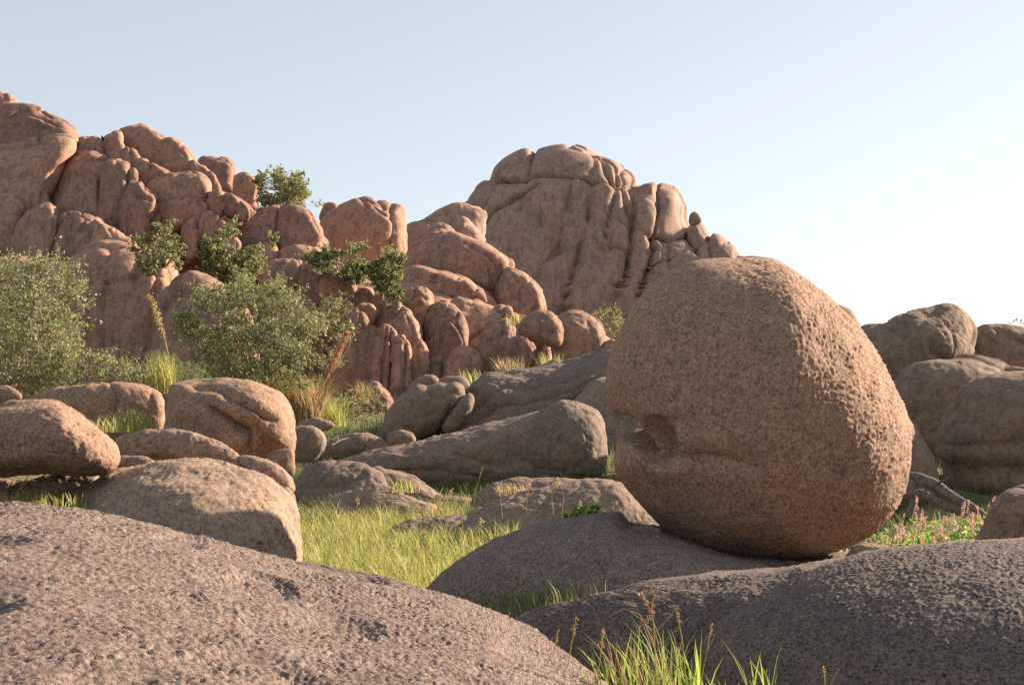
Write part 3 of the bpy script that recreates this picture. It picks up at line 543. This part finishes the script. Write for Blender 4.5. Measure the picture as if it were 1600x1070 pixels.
rock("boulder", [(1320,880),(1332,856),(1358,848),(1384,852),(1398,864),(1380,880),(1340,890)], 10.9, M_MID, "small wedge stone by the giant boulder's right foot next to the flowers", "stone", extra=rough(.01, .05))
rock("boulder", [(972,832),(985,822),(1010,820),(1030,826),(1028,838),(995,842)], 11.4, M_MID, "small reddish stone at the giant boulder's left foot", "stone", extra=rough(.01, .05))
rock("low_rock", [(760,1010),(800,968),(860,945),(960,919),(1060,906),(1200,893),(1330,882),(1450,900),(1460,1000),(1400,1130),(1200,1260),(950,1240),(800,1110)], 8.4, M_FORE, "low shaded rock between the two foreground domes with a streak of sun", "boulder",
     front=.8, back=1.5, p=1.05, cen=(1360,1090), N=300, wa=(-.84,.3), wb=(-.84,-.05), lump=.02, extra=rough(.0075, .016, 0, .3, 5))
rock("foreground_dome", [(-420,1000),(-330,850),(-200,808),(-60,794),(30,790),(110,795),(200,811),(300,835),(400,861),(470,880),(560,897),(640,913),(710,934),(780,962),(845,996),(900,1034),(945,1078),(1000,1160),(1010,1300),(800,1420),(100,1440),(-380,1300)], 7.2, M_FORE, "rough sunlit pitted granite dome filling the lower left foreground", "rock dome",
     front=4.3, back=1.6, p=1.0, N=500, wa=(-.45,.84), wb=(-.84,-.3), lump=.012, fine=.003, extra=lambda P, X, Yp: rough(.0105, .0145, 0, .3, 1)(P, X, Yp) + .022 * perlin(P / .4, 21) + .006 * perlin(P / .17, 23) - .03 * smooth(perlin(P / .55, 24), .25, .5))
rock("foreground_dome", [(1080,1180),(1092,1040),(1120,978),(1165,942),(1225,912),(1290,885),(1350,869),(1410,860),(1480,853),(1540,848),(1612,845),(1700,844),(1800,846),(1930,870),(2080,940),(2130,1000),(2060,1300),(1700,1420),(1200,1400)], 7.4, M_FORE, "smooth mostly shaded granite dome filling the lower right foreground", "rock dome",
     front=1.7, back=1.8, p=1.0, cen=(1720,1150), N=390, wa=(-.84,-.02), wb=(-.84,-.2), lump=.01, fine=.004, extra=rough(.0075, .0145, 0, .3, 2))
# ------------------------------------------------------------------ plants: leaves, tubes, blades
rng = np.random.RandomState(5)
def rock_top(px_pts): return px_pts
def tubes(lines, sides=5):
    "lines: list of (points (n,3), radii (n,)) -> V, F (quads)"
    Vs, Fs, off = [], [], 0
    for P, R in lines:
        P = np.asarray(P, float); R = np.asarray(R, float); n = len(P)
        T = np.gradient(P, axis=0); T /= np.maximum(1e-9, np.linalg.norm(T, axis=1))[:, None]
        ref = np.array([.31, .95, .1]); A = np.cross(T, ref); A /= np.maximum(1e-9, np.linalg.norm(A, axis=1))[:, None]; B = np.cross(T, A)
        th = np.arange(sides) * 2 * np.pi / sides
        V = P[:, None] + R[:, None, None] * (np.cos(th)[None, :, None] * A[:, None] + np.sin(th)[None, :, None] * B[:, None])
        Vs.append(V.reshape(-1, 3))
        i = np.arange(n - 1)[:, None] * sides; j = np.arange(sides)[None]; k = (j + 1) % sides
        Fs.append(np.stack([i + j, i + k, i + sides + k, i + sides + j], -1).reshape(-1, 4) + off); off += n * sides
    return np.concatenate(Vs), np.concatenate(Fs)
def leaves(Pc, size, asp=.5, up=.3, fold=.25):
    "little pointed leaves, two folded faces each, centred at Pc"
    n = len(Pc); d = rng.normal(size=(n, 3)); d[:, 2] += up; d /= np.linalg.norm(d, axis=1)[:, None]
    r = rng.normal(size=(n, 3)); s = np.cross(d, r); s /= np.linalg.norm(s, axis=1)[:, None]; nn = np.cross(d, s)
    L = (size * rng.uniform(.6, 1.3, n))[:, None]
    a = Pc - d * L * .5; b = Pc + d * L * .5; w = L * asp * .5
    c = Pc + s * w + nn * L * fold * .3; e = Pc - s * w + nn * L * fold * .3
    V = np.stack([a, c, b, e], 1).reshape(-1, 3); i = np.arange(n)[:, None] * 4
    F = np.concatenate([i + [0, 1, 2], i + [0, 2, 3]], 1).reshape(-1, 3)
    return V, F
def blades(root, h, w, bend=.35, wind=(-.1, 0, 0), droop=.15):
    n = len(root); az = rng.uniform(0, 2 * np.pi, n); lean = np.stack([np.cos(az), np.sin(az), 0 * az], 1) * (rng.uniform(.05, 1, n) * bend)[:, None] + np.array(wind)
    side = np.stack([-np.sin(az + rng.normal(0, .5, n)), np.cos(az), 0 * az], 1); h = np.asarray(h)[:, None] if np.ndim(h) else np.full((n, 1), h)
    w = np.asarray(w)[:, None] if np.ndim(w) else np.full((n, 1), w)
    lv = []
    for t, ww in ((0, .8), (.4, 1), (.75, .6), (1, 0)):
        c = root + np.array([0, 0, 1.0]) * h * (t - droop * t * t * 1.0) + lean * h * t * t
        if ww: lv += [c - side * w * ww * .5, c + side * w * ww * .5]
        else: lv += [c]
    V = np.stack(lv, 1).reshape(-1, 3); i = np.arange(n)[:, None] * 7
    T = []
    for a in (0, 2): T += [i + [a, a + 1, a + 3], i + [a, a + 3, a + 2]]
    T += [i + [4, 5, 6]]
    return V, np.concatenate(T, 1).reshape(-1, 3)
def in_poly(X, Yp, poly):
    poly = np.array(poly, float); r = np.zeros(X.shape, bool)
    for (x1, y1), (x2, y2) in zip(poly, np.roll(poly, -1, 0)):
        c = ((y1 > Yp) != (y2 > Yp)) & (X < (x2 - x1) * (Yp - y1) / (y2 - y1 + 1e-12) + x1); r ^= c
    return r
def shrub(name, label, outline, Y, depth, base, n_clump, n_leaf, lsize, mat, cat="bush", spread=.09, group=None, twig=1.0, asp=.55, gaps=.0):
    O = catmull(outline, 6); x0, y0 = O.min(0); x1, y1 = O.max(0); mpp = Y / FPX
    c = np.array([(x0 + x1) / 2, (y0 + y1) / 2]); X = rng.uniform(x0, x1, n_clump * 6); Yp = rng.uniform(y0, y1, n_clump * 6)
    k = in_poly(X, Yp, O); X, Yp = X[k], Yp[k]
    if gaps: # open places where what is behind shows
        q = perlin(np.stack([X / 38, Yp / 38, 0 * X + Y], 1), 5); k = q > -gaps_thr(gaps); X, Yp = X[k], Yp[k]
    X, Yp = X[:n_clump], Yp[:n_clump]; n = len(X)
    e = np.clip(1 - (abs(X - c[0]) / ((x1 - x0) / 2)) ** 2 * .8 - (abs(Yp - c[1]) / ((y1 - y0) / 2)) ** 2 * .3, .1, 1)
    dz = rng.uniform(-1, 1, n) * depth * e
    P = W(X, Yp, Y); P[:, 1] += dz; P[:, 0] += dz * (P[:, 0] / Y); 
    b = W(base[0], base[1], Y); root = empty(name, b, label, cat, group)
    size = math.hypot(x1 - x0, y1 - y0) * mpp
    # limbs
    nl = max(4, int(math.sqrt(n) * .9)); tips = P[rng.choice(n, nl, replace=False)]
    lines = []; nodes = []
    for t in tips:
        m = b * .45 + t * .55 + rng.normal(0, .05 * size, 3); m[2] -= .02 * size
        tt = np.linspace(0, 1, 9)[:, None]; L = (1 - tt) ** 2 * b + 2 * tt * (1 - tt) * m + tt ** 2 * t
        L[1:-1] += rng.normal(0, .008 * size, (7, 3)); lines.append((L, np.linspace(.011, .003, 9) * size ** .8 * twig)); nodes.append(L[3:])
    nodes = np.concatenate(nodes)
    Vt, Ft = tubes(lines); put("limbs", Vt, Ft, M_TWIG, root)
    lines = []; lp = []
    for p in P:
        q = nodes[np.argmin(((nodes - p) ** 2).sum(1) + rng.uniform(0, .02 * size ** 2))]
        m = (p + q) / 2 + rng.normal(0, .02 * size, 3); L = np.array([q, m, p]); lines.append((L, np.array([.0035, .0025, .0012]) * size ** .7 * twig))
        r = spread * size * rng.uniform(.5, 1.3)
        for _ in range(3):
            tip = p + rng.normal(0, 1, 3) * r * (.75, .75, .6) + (0, 0, r * .25); lines.append((np.array([p, (p + tip) / 2 + rng.normal(0, r * .1, 3), tip]), np.array([.002, .0014, .0008]) * size ** .7 * twig))
            k = max(2, int(n_leaf / 3)); t = rng.uniform(.15, 1.1, (k, 1)); lp.append(p + (tip - p) * t + rng.normal(0, r * .17, (k, 3)))
    Vt, Ft = tubes(lines, 3); tag(put("twigs", Vt, Ft, M_TWIG, root), kind='stuff')
    V, F = leaves(np.concatenate(lp), lsize, asp); tag(put("foliage", V, F, mat, root, smooth=False), kind='stuff')
    return root
def gaps_thr(g): return .45 - g
shrub("bush", "large dusty green bush at the left edge behind the boulder stack", [(-90,460),(-30,425),(10,408),(50,412),(90,412),(128,424),(132,450),(118,470),(140,490),(120,520),(150,540),(200,565),(236,590),(240,606),(150,614),(0,612),(-100,600)], 22, 1.5, (20, 625), 600, 34, .06, M_OAK, spread=.055, gaps=.3, twig=.8)
shrub("bush", "wide dusty green bush spreading over the pointed boulder in the middle left", [(268,560),(275,510),(290,480),(318,452),(350,455),(372,435),(410,428),(445,450),(470,480),(510,488),(548,505),(535,535),(528,570),(508,588),(480,605),(430,610),(380,600),(320,598),(285,585)], 30, 1.8, (410, 615), 620, 34, .076, M_OAK, spread=.052, gaps=.3, twig=.8)
shrub("bush", "round green bush on the left hill above the pointed boulder", [(318,400),(322,372),(345,356),(370,358),(390,372),(412,368),(432,380),(422,400),(408,425),(380,438),(350,445),(330,430)], 47, 1.4, (365, 440), 260, 40, .125, M_OAKD, spread=.06, gaps=.25)
shrub("bush", "thin straggling bush hanging on the left hill beside the round one", [(205,385),(215,360),(240,348),(262,345),(262,362),(290,376),(300,392),(280,402),(282,425),(262,412),(240,430),(215,415)], 45, 1.2, (240, 425), 120, 34, .11, M_OAKD, spread=.06, gaps=.3)
shrub("tree", "small dense tree on the skyline between the left hill and the dark outcrop", [(402,300),(408,275),(440,270),(470,280),(500,290),(508,302),(498,320),(505,338),(480,340),(440,325),(412,322)], 61, 2.0, (455, 345), 230, 30, .14, M_OAK, cat="tree", spread=.075, gaps=.28)
shrub("bush", "pale green bush of two tufts in front of the dark outcrop", [(478,400),(492,376),(505,382),(518,395),(548,392),(570,380),(576,395),(570,415),(578,432),(550,442),(515,432),(488,412)], 50, 1.1, (545, 445), 200, 40, .12, M_OAK, spread=.06, gaps=.2)
shrub("bush", "upright pale green bush touching the left end of the layered ridge", [(572,425),(588,405),(612,398),(628,400),(631,430),(626,455),(632,462),(610,468),(590,455),(576,445)], 49, .9, (602, 478), 170, 42, .12, M_OAK, spread=.07, gaps=.15)
shrub("bush", "sparse green bush in the dark hollow above the fluted pillow rocks", [(505,470),(530,460),(555,465),(545,485),(530,500),(515,505),(500,490)], 45, .8, (525, 505), 50, 22, .085, M_OAKD, spread=.08)
shrub("bush", "dark green bush in shade at the foot of the far dome behind the giant boulder", [(910,530),(922,492),(945,480),(968,490),(985,520),(970,550),(930,545)], 62, 2, (945, 550), 80, 24, .13, M_OAKD, spread=.08)
shrub("bush", "small dark bush in the shade below the dark outcrop", [(590,400),(600,385),(625,388),(634,400),(620,412),(598,412)], 66, 1.5, (612, 415), 40, 20, .13, M_OAKD, spread=.1)
shrub("bush", "tiny bright sprig growing from the top of the upright fins on the left hill", [(164,238),(168,222),(178,220),(184,234),(178,246),(168,246)], 58, .4, (173, 248), 22, 14, .1, M_BRIGHT, spread=.12)
shrub("bush", "bare grey twiggy shrub on the skyline at the right edge", [(1578,500),(1590,498),(1602,502),(1612,512),(1600,520),(1584,514)], 34.5, .3, (1600, 522), 16, 4, .05, M_OAKD, spread=.12, twig=1.6)
shrub("bush", "low bright green feathery bush between the two big bushes", [(228,580),(240,555),(262,550),(285,566),(312,572),(326,588),(322,604),(270,612),(235,606)], 21.5, .7, (275, 612), 170, 26, .04, M_BRIGHT, spread=.06, asp=.25)
shrub("bush", "dark brown green bush in the shade under the middle bush", [(500,640),(520,615),(555,605),(590,620),(600,655),(570,672),(520,668)], 40, 1.0, (550, 672), 60, 22, .08, M_OAKD, spread=.08)

# ------------------------------------------------------------------ meadow grass
def scatter(x0, x1, y0, y1, n, poly=None, thr=None, sc=1.2):
    x = rng.uniform(x0, x1, n); y = rng.uniform(y0, y1, n)
    if thr is not None:
        q = perlin(np.stack([x / sc, y / sc, 0 * x], 1), 8); k = q > thr; x, y = x[k], y[k]
    return np.stack([x, y, ground_z(x, y) - .02], 1)
R1 = scatter(-5.5, 3.6, 14.5, 25.5, 74000, thr=-.32, sc=.35)
hh = .3 + .16 * perlin(np.stack([R1[:, 0] / .9, R1[:, 1] / .9, 0 * R1[:, 0]], 1), 9) + .14 * perlin(np.stack([R1[:, 0] / .3, R1[:, 1] / .3, 0 * R1[:, 0]], 1), 19)
V, F = blades(R1, np.clip(hh, .08, .7) * rng.uniform(.5, 1.6, len(R1)), .010, bend=.9)
tag(put("meadow_grass", V, F, M_GRASS, smooth=False), "tall sunlit yellow green grass filling the hollow between the boulders", "grass", kind='stuff')
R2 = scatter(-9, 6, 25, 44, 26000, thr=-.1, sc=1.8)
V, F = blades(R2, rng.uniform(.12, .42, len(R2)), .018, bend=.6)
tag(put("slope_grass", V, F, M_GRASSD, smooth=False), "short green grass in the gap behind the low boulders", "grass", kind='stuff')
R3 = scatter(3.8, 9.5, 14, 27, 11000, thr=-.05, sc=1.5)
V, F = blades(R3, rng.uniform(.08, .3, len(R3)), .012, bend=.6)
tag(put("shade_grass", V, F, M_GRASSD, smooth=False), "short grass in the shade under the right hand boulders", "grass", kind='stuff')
def tuft(name, label, px, py, Y, n, h, w, mat, r, cat="grass tuft", bend=.5, group=None, z=None):
    c = W(px, py, Y); a = rng.uniform(0, 2 * np.pi, n); q = r * np.sqrt(rng.uniform(0, 1, n))
    P = c + np.stack([np.cos(a) * q, np.sin(a) * q, 0 * a - .02], 1)
    V, F = blades(P, h * rng.uniform(.5, 1.2, n), w, bend=bend)
    return tag(put(name, V, F, mat, base=c, smooth=False), label, cat, group)
tuft("dry_grass_clump", "big dry straw coloured clump at the right foot of the middle bush", 475, 662, 30, 900, 1.15, .016, M_STRAW, .42, bend=.9)
tuft("grass_clump", "smaller yellowish clump just right of the big dry one", 510, 665, 30.5, 420, .7, .014, M_GRASS, .45, bend=.8)
tuft("dry_grass_clump", "little dry tuft at the foot of the fluted rock wall", 568, 630, 41, 90, .75, .02, M_STRAW, .2, bend=.8)
tuft("grass_clump", "upright yellow green clump rising between the two large left boulders", 255, 612, 16.5, 240, .5, .009, M_GRASS, .16, bend=.45)
for i, (x, y, Y, n, h, lb) in enumerate([(215, 672, 15, 110, .26, "green tuft under the wide lumpy boulder"), (170, 672, 15.2, 60, .2, "low green tuft left of the other one under the lumpy boulder"), (40, 792, 11.4, 120, .16, "low grass patch at the foot of the pale ledge at the left edge"),
        (98, 792, 11, 60, .14, "sparse grass tuft where the front boulder meets the foreground dome"), (800, 592, 40, 160, .7, "pale grass tuft at the foot of the jointed blocks"), (740, 600, 41, 60, .5, "short grass tuft in the cleft above the cracked boulder"),
        (812, 508, 46.5, 60, .45, "green tuft in the hollow left of the sunlit knob"), (880, 772, 22.5, 90, .22, "dry golden grass along the pale shelf"), (800, 772, 22.8, 110, .22, "golden grass fringe on the left half of the pale shelf"), (860, 578, 40, 50, .6, "green tuft at the base of the round boulder"),
        (630, 768, 24, 60, .3, "bright tuft in the crack of the low boulders"), (1040, 838, 13.4, 0, .2, "")]):
    if n: tuft("grass_tuft", lb, x, y, Y, n, h, .012 * max(1, Y / 20), (M_GRASS, M_STRAW)[i in (4, 7, 8)], .11 + .007 * Y, bend=.6)

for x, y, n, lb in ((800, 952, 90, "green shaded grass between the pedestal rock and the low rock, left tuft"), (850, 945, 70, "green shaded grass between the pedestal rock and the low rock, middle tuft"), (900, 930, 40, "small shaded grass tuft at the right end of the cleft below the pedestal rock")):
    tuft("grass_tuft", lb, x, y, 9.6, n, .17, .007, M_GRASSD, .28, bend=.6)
def spike_plant(name, label, b, t, Y, r, mat, n, size, cat, curve=6, stalk_to=.35, group=None):
    "a stalk with a seed head of many small grains"
    B = W(b[0], b[1], Y); T = W(t[0], t[1], Y); M = W((b[0] + t[0]) / 2 + curve, (b[1] + t[1]) / 2, Y)
    tt = np.linspace(0, 1, 12)[:, None]; L = (1 - tt) ** 2 * B + 2 * tt * (1 - tt) * M + tt ** 2 * T
    root = empty(name, B, label, cat, group)
    V, F = tubes([(L, np.linspace(1, .4, 12) * r)]); put("stalk", V, F, M_STRAW, root)
    t = rng.uniform(stalk_to, 1.02, n); Pc = np.stack([np.interp(t, tt[:, 0], L[:, k]) for k in range(3)], 1) + rng.normal(0, 1, (n, 3)) * (size * .8 * np.clip(1.3 - abs(t - .7) * 2, .4, 1))[:, None]
    V, F = leaves(Pc, size * 1.2, .4, up=1.5); tag(put("seed_head", V, F, mat, root, smooth=False), kind='stuff')
    return root
spike_plant("sotol_stalk", "tall dead flower stalk leaning left above the gap between the big bushes", (264, 560), (234, 462), 31, .018, M_STRAW, 420, .05, "flower stalk", curve=4, stalk_to=.25)
spike_plant("sotol_stalk", "rusty flower stalk leaning right beside the middle bush", (498, 622), (543, 520), 29, .018, M_SEED, 700, .05, "flower stalk", curve=-5, stalk_to=.3)

# ------------------------------------------------------------------ foreground grasses
YG = 6.2
def fore_blades(label, xs, n, h, mat, name="grass_tuft", Y=YG, w=.0105, bend=.45):
    return tuft(name, label, xs, 1130, Y, n, h, w, mat, .16 if n > 24 else .07, bend=bend)
for x, n, h, lb in ((955, 26, .26, "bright green blades at the bottom against the sunlit dome's edge"), (1000, 30, .33, "dense green tuft below the tall seed stalks"), (1045, 34, .36, "tallest bright green tuft at the bottom centre"), (1090, 24, .28, "bright green blades left of the smooth right dome"), (1140, 16, .2, "short green blades in front of the right dome's left foot"), (1195, 22, .3, "separate bright green tuft in front of the right dome")):
    fore_blades(lb, x, int(n * 1.0), h * 1.3, M_BLADE)
fore_blades("dry reddish grass among the green blades at the bottom centre", 1020, 90, .46, M_STRAW, "dry_grass_tuft", w=.005, bend=.5)
def seed_stalk(label, pts, Y, br, head):
    B = W(*pts[0], Y); root = empty("grass_stalk", B, label, "grass stalk")
    L = np.array([W(x, y, Y) for x, y in pts]); V, F = tubes([(L, np.linspace(.0035, .0018, len(L)))]); put("stem", V, F, M_GRASS, root)
    for p in br:
        q = np.array([W(x, y, Y + dy) for x, y, dy in p]); V, F = tubes([(q, np.linspace(.0022, .0012, len(q)))]); put("side_stem", V, F, M_STRAW, root)
    Ls = []
    for (x0, y0), (x1, y1), n in head:
        t = rng.uniform(0, 1, (n, 1)); Ls.append(W(x0, y0, Y) * (1 - t) + W(x1, y1, Y) * t + rng.normal(0, .006, (n, 3)))
    if Ls:
        V, F = leaves(np.concatenate(Ls), .016, .35, up=2); tag(put("seed_head", V, F, M_SEED, root, smooth=False), kind='stuff')
seed_stalk("tall branching grass stalk with rusty seed heads in front of the low shaded rock", [(1030,1130),(1024,1040),(1022,980),(1018,950),(1024,916)], 6, [[(1020,1000,0),(1000,960,.02),(975,950,.03),(952,962,.05)],[(1022,990,0),(1045,965,-.02),(1056,950,-.03)],[(1024,1020,0),(1050,990,0),(1075,965,.02)],[(1018,985,0),(1005,970,0),(985,955,0)]], [((1000,924),(1020,960),70),((1020,960),(1002,975),40),((1022,950),(1026,920),18)])
seed_stalk("thin grass stalk leaning left right of the tallest one", [(1075,1130),(1072,1060),(1066,1000),(1056,950)], 6.1, [[(1068,1010,0),(1048,1030,0),(1040,1050,0)]], [((1056,948),(1062,975),16)])
seed_stalk("pale grass stalk with a slim head beside the sunlit dome", [(930,1130),(935,1050),(940,1010),(943,985)], 6.1, [], [((939,1012),(943,982),40)])
seed_stalk("reddish grass stalk leaning right on the edge of the sunlit dome", [(885,1060),(892,1010),(900,968)], 6.4, [], [((895,995),(900,966),24)])
seed_stalk("short fine stalk at the left of the reddish one", [(862,1030),(868,1005),(872,985)], 6.6, [], [((869,1000),(872,984),12)])
seed_stalk("curved grass stalk in front of the right dome's left flank", [(1085,1130),(1096,1060),(1106,1010),(1112,975)], 6.0, [[(1097,1050,0),(1104,1020,0),(1118,990,0)]], [((1108,1000),(1112,975),14)])
seed_stalk("lone thin dry stalk before the middle of the right dome", [(1292,1120),(1290,1080),(1287,1040)], 5.6, [[(1291,1090,0),(1300,1065,0),(1311,1045,0)]], [((1288,1055),(1287,1038),10)])
seed_stalk("pale grass stalk leaning right against the pale ledge at the left edge", [(5,810),(18,785),(34,760),(48,736)], 11.2, [], [((32,764),(50,734),46)])
seed_stalk("tall thin stalk with a brown tip in front of the long nosed slab", [(738,800),(744,765),(750,745),(754,728)], 17, [[(742,770,0),(750,780,0),(758,790,0)]], [((749,748),(755,728),26)])
MEADOW_LABELS = ["fine seeding stalk in the meadow nearest the sunlit dome's crest", "seeding stalk in the meadow left of centre, behind the nearest one", "seeding stalk before the flat slab buried in the grass", "seeding stalk at the right end of the meadow below the pale shelf", "stalk just left of the paired seeding stalks", "left one of the paired seeding stalks before the dappled rock", "right and taller one of the paired seeding stalks before the dappled rock", "stalk rising in front of the left half of the buried slab", "seeding stalk beside the shaded rock's left end, low in the meadow", "stalk below the lowest of the low cracked boulders", "leftmost seeding stalk in the meadow next to the boulder stack", "short seeding stalk before the small broad leaved plant", "tiny seeding stalk beside the giant boulder's left foot", "", "seeding stalk at the left end of the buried slab", "stalk before the right half of the buried slab"]
for i, (x, y, h) in enumerate([(610,905,60),(540,862,40),(720,842,48),(785,800,40),(822,790,35),(865,795,42),(878,798,50),(700,800,36),(665,870,44),(560,815,36),(480,850,40),(905,815,30),(1000,838,26),(1050,838,0),(655,842,38),(755,845,36)]):
    if h:
        Y_ = 15.5 + (900 - y) * .045; Bx = W(x, y + 10, Y_)
        root = empty("grass_stalk", Bx, MEADOW_LABELS[i], "grass stalk", "seeding stalks in the meadow")
        L = np.array([W(x, y + 10, Y_), W(x + 3 * (-1) ** i, y - h * .5, Y_), W(x + rng.uniform(-8, 10), y - h, Y_)])
        V, F = tubes([(L, np.array([.005, .004, .003]))], 3); put("stem", V, F, M_STRAW, root)
        t = rng.uniform(.55, 1, (26, 1)); V, F = leaves(L[1] * (1 - t) + L[2] * t + rng.normal(0, .012, (26, 3)), .035, .4, up=2); tag(put("seed_head", V, F, M_STRAW, root, smooth=False), kind='stuff')
shrub("broadleaf_plant", "small pale broad leaved plant on the crest of the pedestal rock's left end", [(886,808),(895,796),(912,792),(930,792),(930,806),(915,814),(895,816)], 12.3, .1, (908, 822), 12, 9, .085, M_WEED, cat="plant", spread=.1, asp=.8)
tuft("grass_tuft", "thin green grass beside the giant boulder's left foot", 985, 838, 12.3, 26, .24, .008, M_GRASS, .14)

# ------------------------------------------------------------------ pink flowers
def flower_plant(h):
    root = empty("flowering_plant", (0, 0, 0))
    L = np.array([[0, 0, 0], [.01, 0, h * .5], [.0, .01, h]]); V, F = tubes([(L, np.array([.004, .003, .002]))], 4); put("stem", V, F, M_SEED, root)
    n = 15; t = rng.uniform(.1, .8, n); V, F = leaves(np.stack([rng.normal(0, .05, n), rng.normal(0, .05, n), t * h], 1), .1, .32, up=.5); tag(put("leaf", V, F, M_WEED, root, smooth=False), kind='stuff')
    n = 60; t = rng.uniform(0, 1, n); V, F = leaves(np.stack([rng.normal(0, .006, n), rng.normal(0, .006, n) + .01, h * (.9 + .32 * t)], 1), .017, .7, up=1); tag(put("flower_spike", V, F, M_FLOWER, root, smooth=False), kind='stuff')
    return root
protos = [flower_plant(h) for h in (.42, .52, .36)]; used = set(); cnt = 0
while cnt < 90:
    px = rng.uniform(1372, 1552); Y_ = rng.uniform(14.6, 18.2); p = W(px, 800, Y_)
    gz = float(ground_z(np.array([p[0]]), np.array([Y_]))[0]); k = cnt % 3; pr = protos[k]
    if k in used:
        r = pr.copy(); C.objects.link(r)
        for ch in pr.children: c_ = ch.copy(); C.objects.link(c_); c_.parent = r
    else: r = pr; used.add(k)
    s_ = rng.uniform(.75, 1.2); r.location = (p[0], Y_, gz); r.scale = (s_,) * 3; r.rotation_euler = (rng.normal(0, .16), rng.normal(0, .16), rng.uniform(0, 6.28))
    tag(r, "pink spiked flowering plant in the sunlit patch right of the giant boulder", "flowering plant", "pink flowers right of the giant boulder"); cnt += 1
R4 = scatter(3.4, 6.6, 13.6, 18.5, 3200)
V, F = leaves(R4 + rng.uniform(0, .32, (len(R4), 1)) * (0, 0, 1.0) + (0, 0, .04), .11, .35, up=.5)
tag(put("weed_leaves", V, F, M_WEED, smooth=False), "bright green and pale leaves filling in under the pink flowers", "ground cover", kind='stuff')

# ------------------------------------------------------------------ dead wood
YL = 19.5
lg = empty("dead_log", W(1440, 790, YL), "weathered grey dead log behind the pink flowers with one thin upright twig", "log")
def wood(par, nm, pts, rad, mat=M_LOG, sides=10):
    P = np.array([W(x, y, Y_) for x, y, Y_ in pts]); t = np.linspace(0, len(P) - 1, 24); Q = np.stack([np.interp(t, np.arange(len(P)), P[:, k]) for k in range(3)], 1)
    Q[1:-1] = (Q[:-2] + Q[1:-1] * 2 + Q[2:]) / 4; R = np.interp(t, np.arange(len(P)), rad)
    V, F = tubes([(Q, R)], sides); V = V + .12 * R.repeat(sides)[:, None] * np.stack([perlin(V * 9, 1), perlin(V * 9, 2), perlin(V * 9, 3)], 1)
    return put(nm, V, F, mat, par)
wood(lg, "trunk", [(1380,745,20.4),(1430,746,20),(1462,758,19.8),(1490,778,19.5),(1530,798,19.2),(1560,830,19)], [.08,.09,.085,.07,.055,.03])
wood(lg, "branch", [(1400,775,19.7),(1440,770,19.6),(1480,792,19.4),(1520,812,19.2)], [.05,.06,.05,.03])
wood(lg, "branch", [(1425,750,20),(1428,780,19.9),(1420,810,19.8)], [.08,.06,.05])
wood(lg, "twig", [(1464,756,19.7),(1478,748,19.6),(1490,742,19.5)], [.018,.015,.022])
st = empty("dead_stick", W(520, 700, 31), "thin pale dead stick lying in the grassy gap left of the low slab", "stick")
wood(st, "stem", [(505,702,31),(518,695,31),(530,688,31.2),(545,684,31.4)], [.03,.028,.022,.012], M_TWIG, 6)
wood(st, "side_twig", [(528,690,31.1),(527,680,31.1)], [.015,.008], M_TWIG, 5)
print("TRIS", TRIS[0])
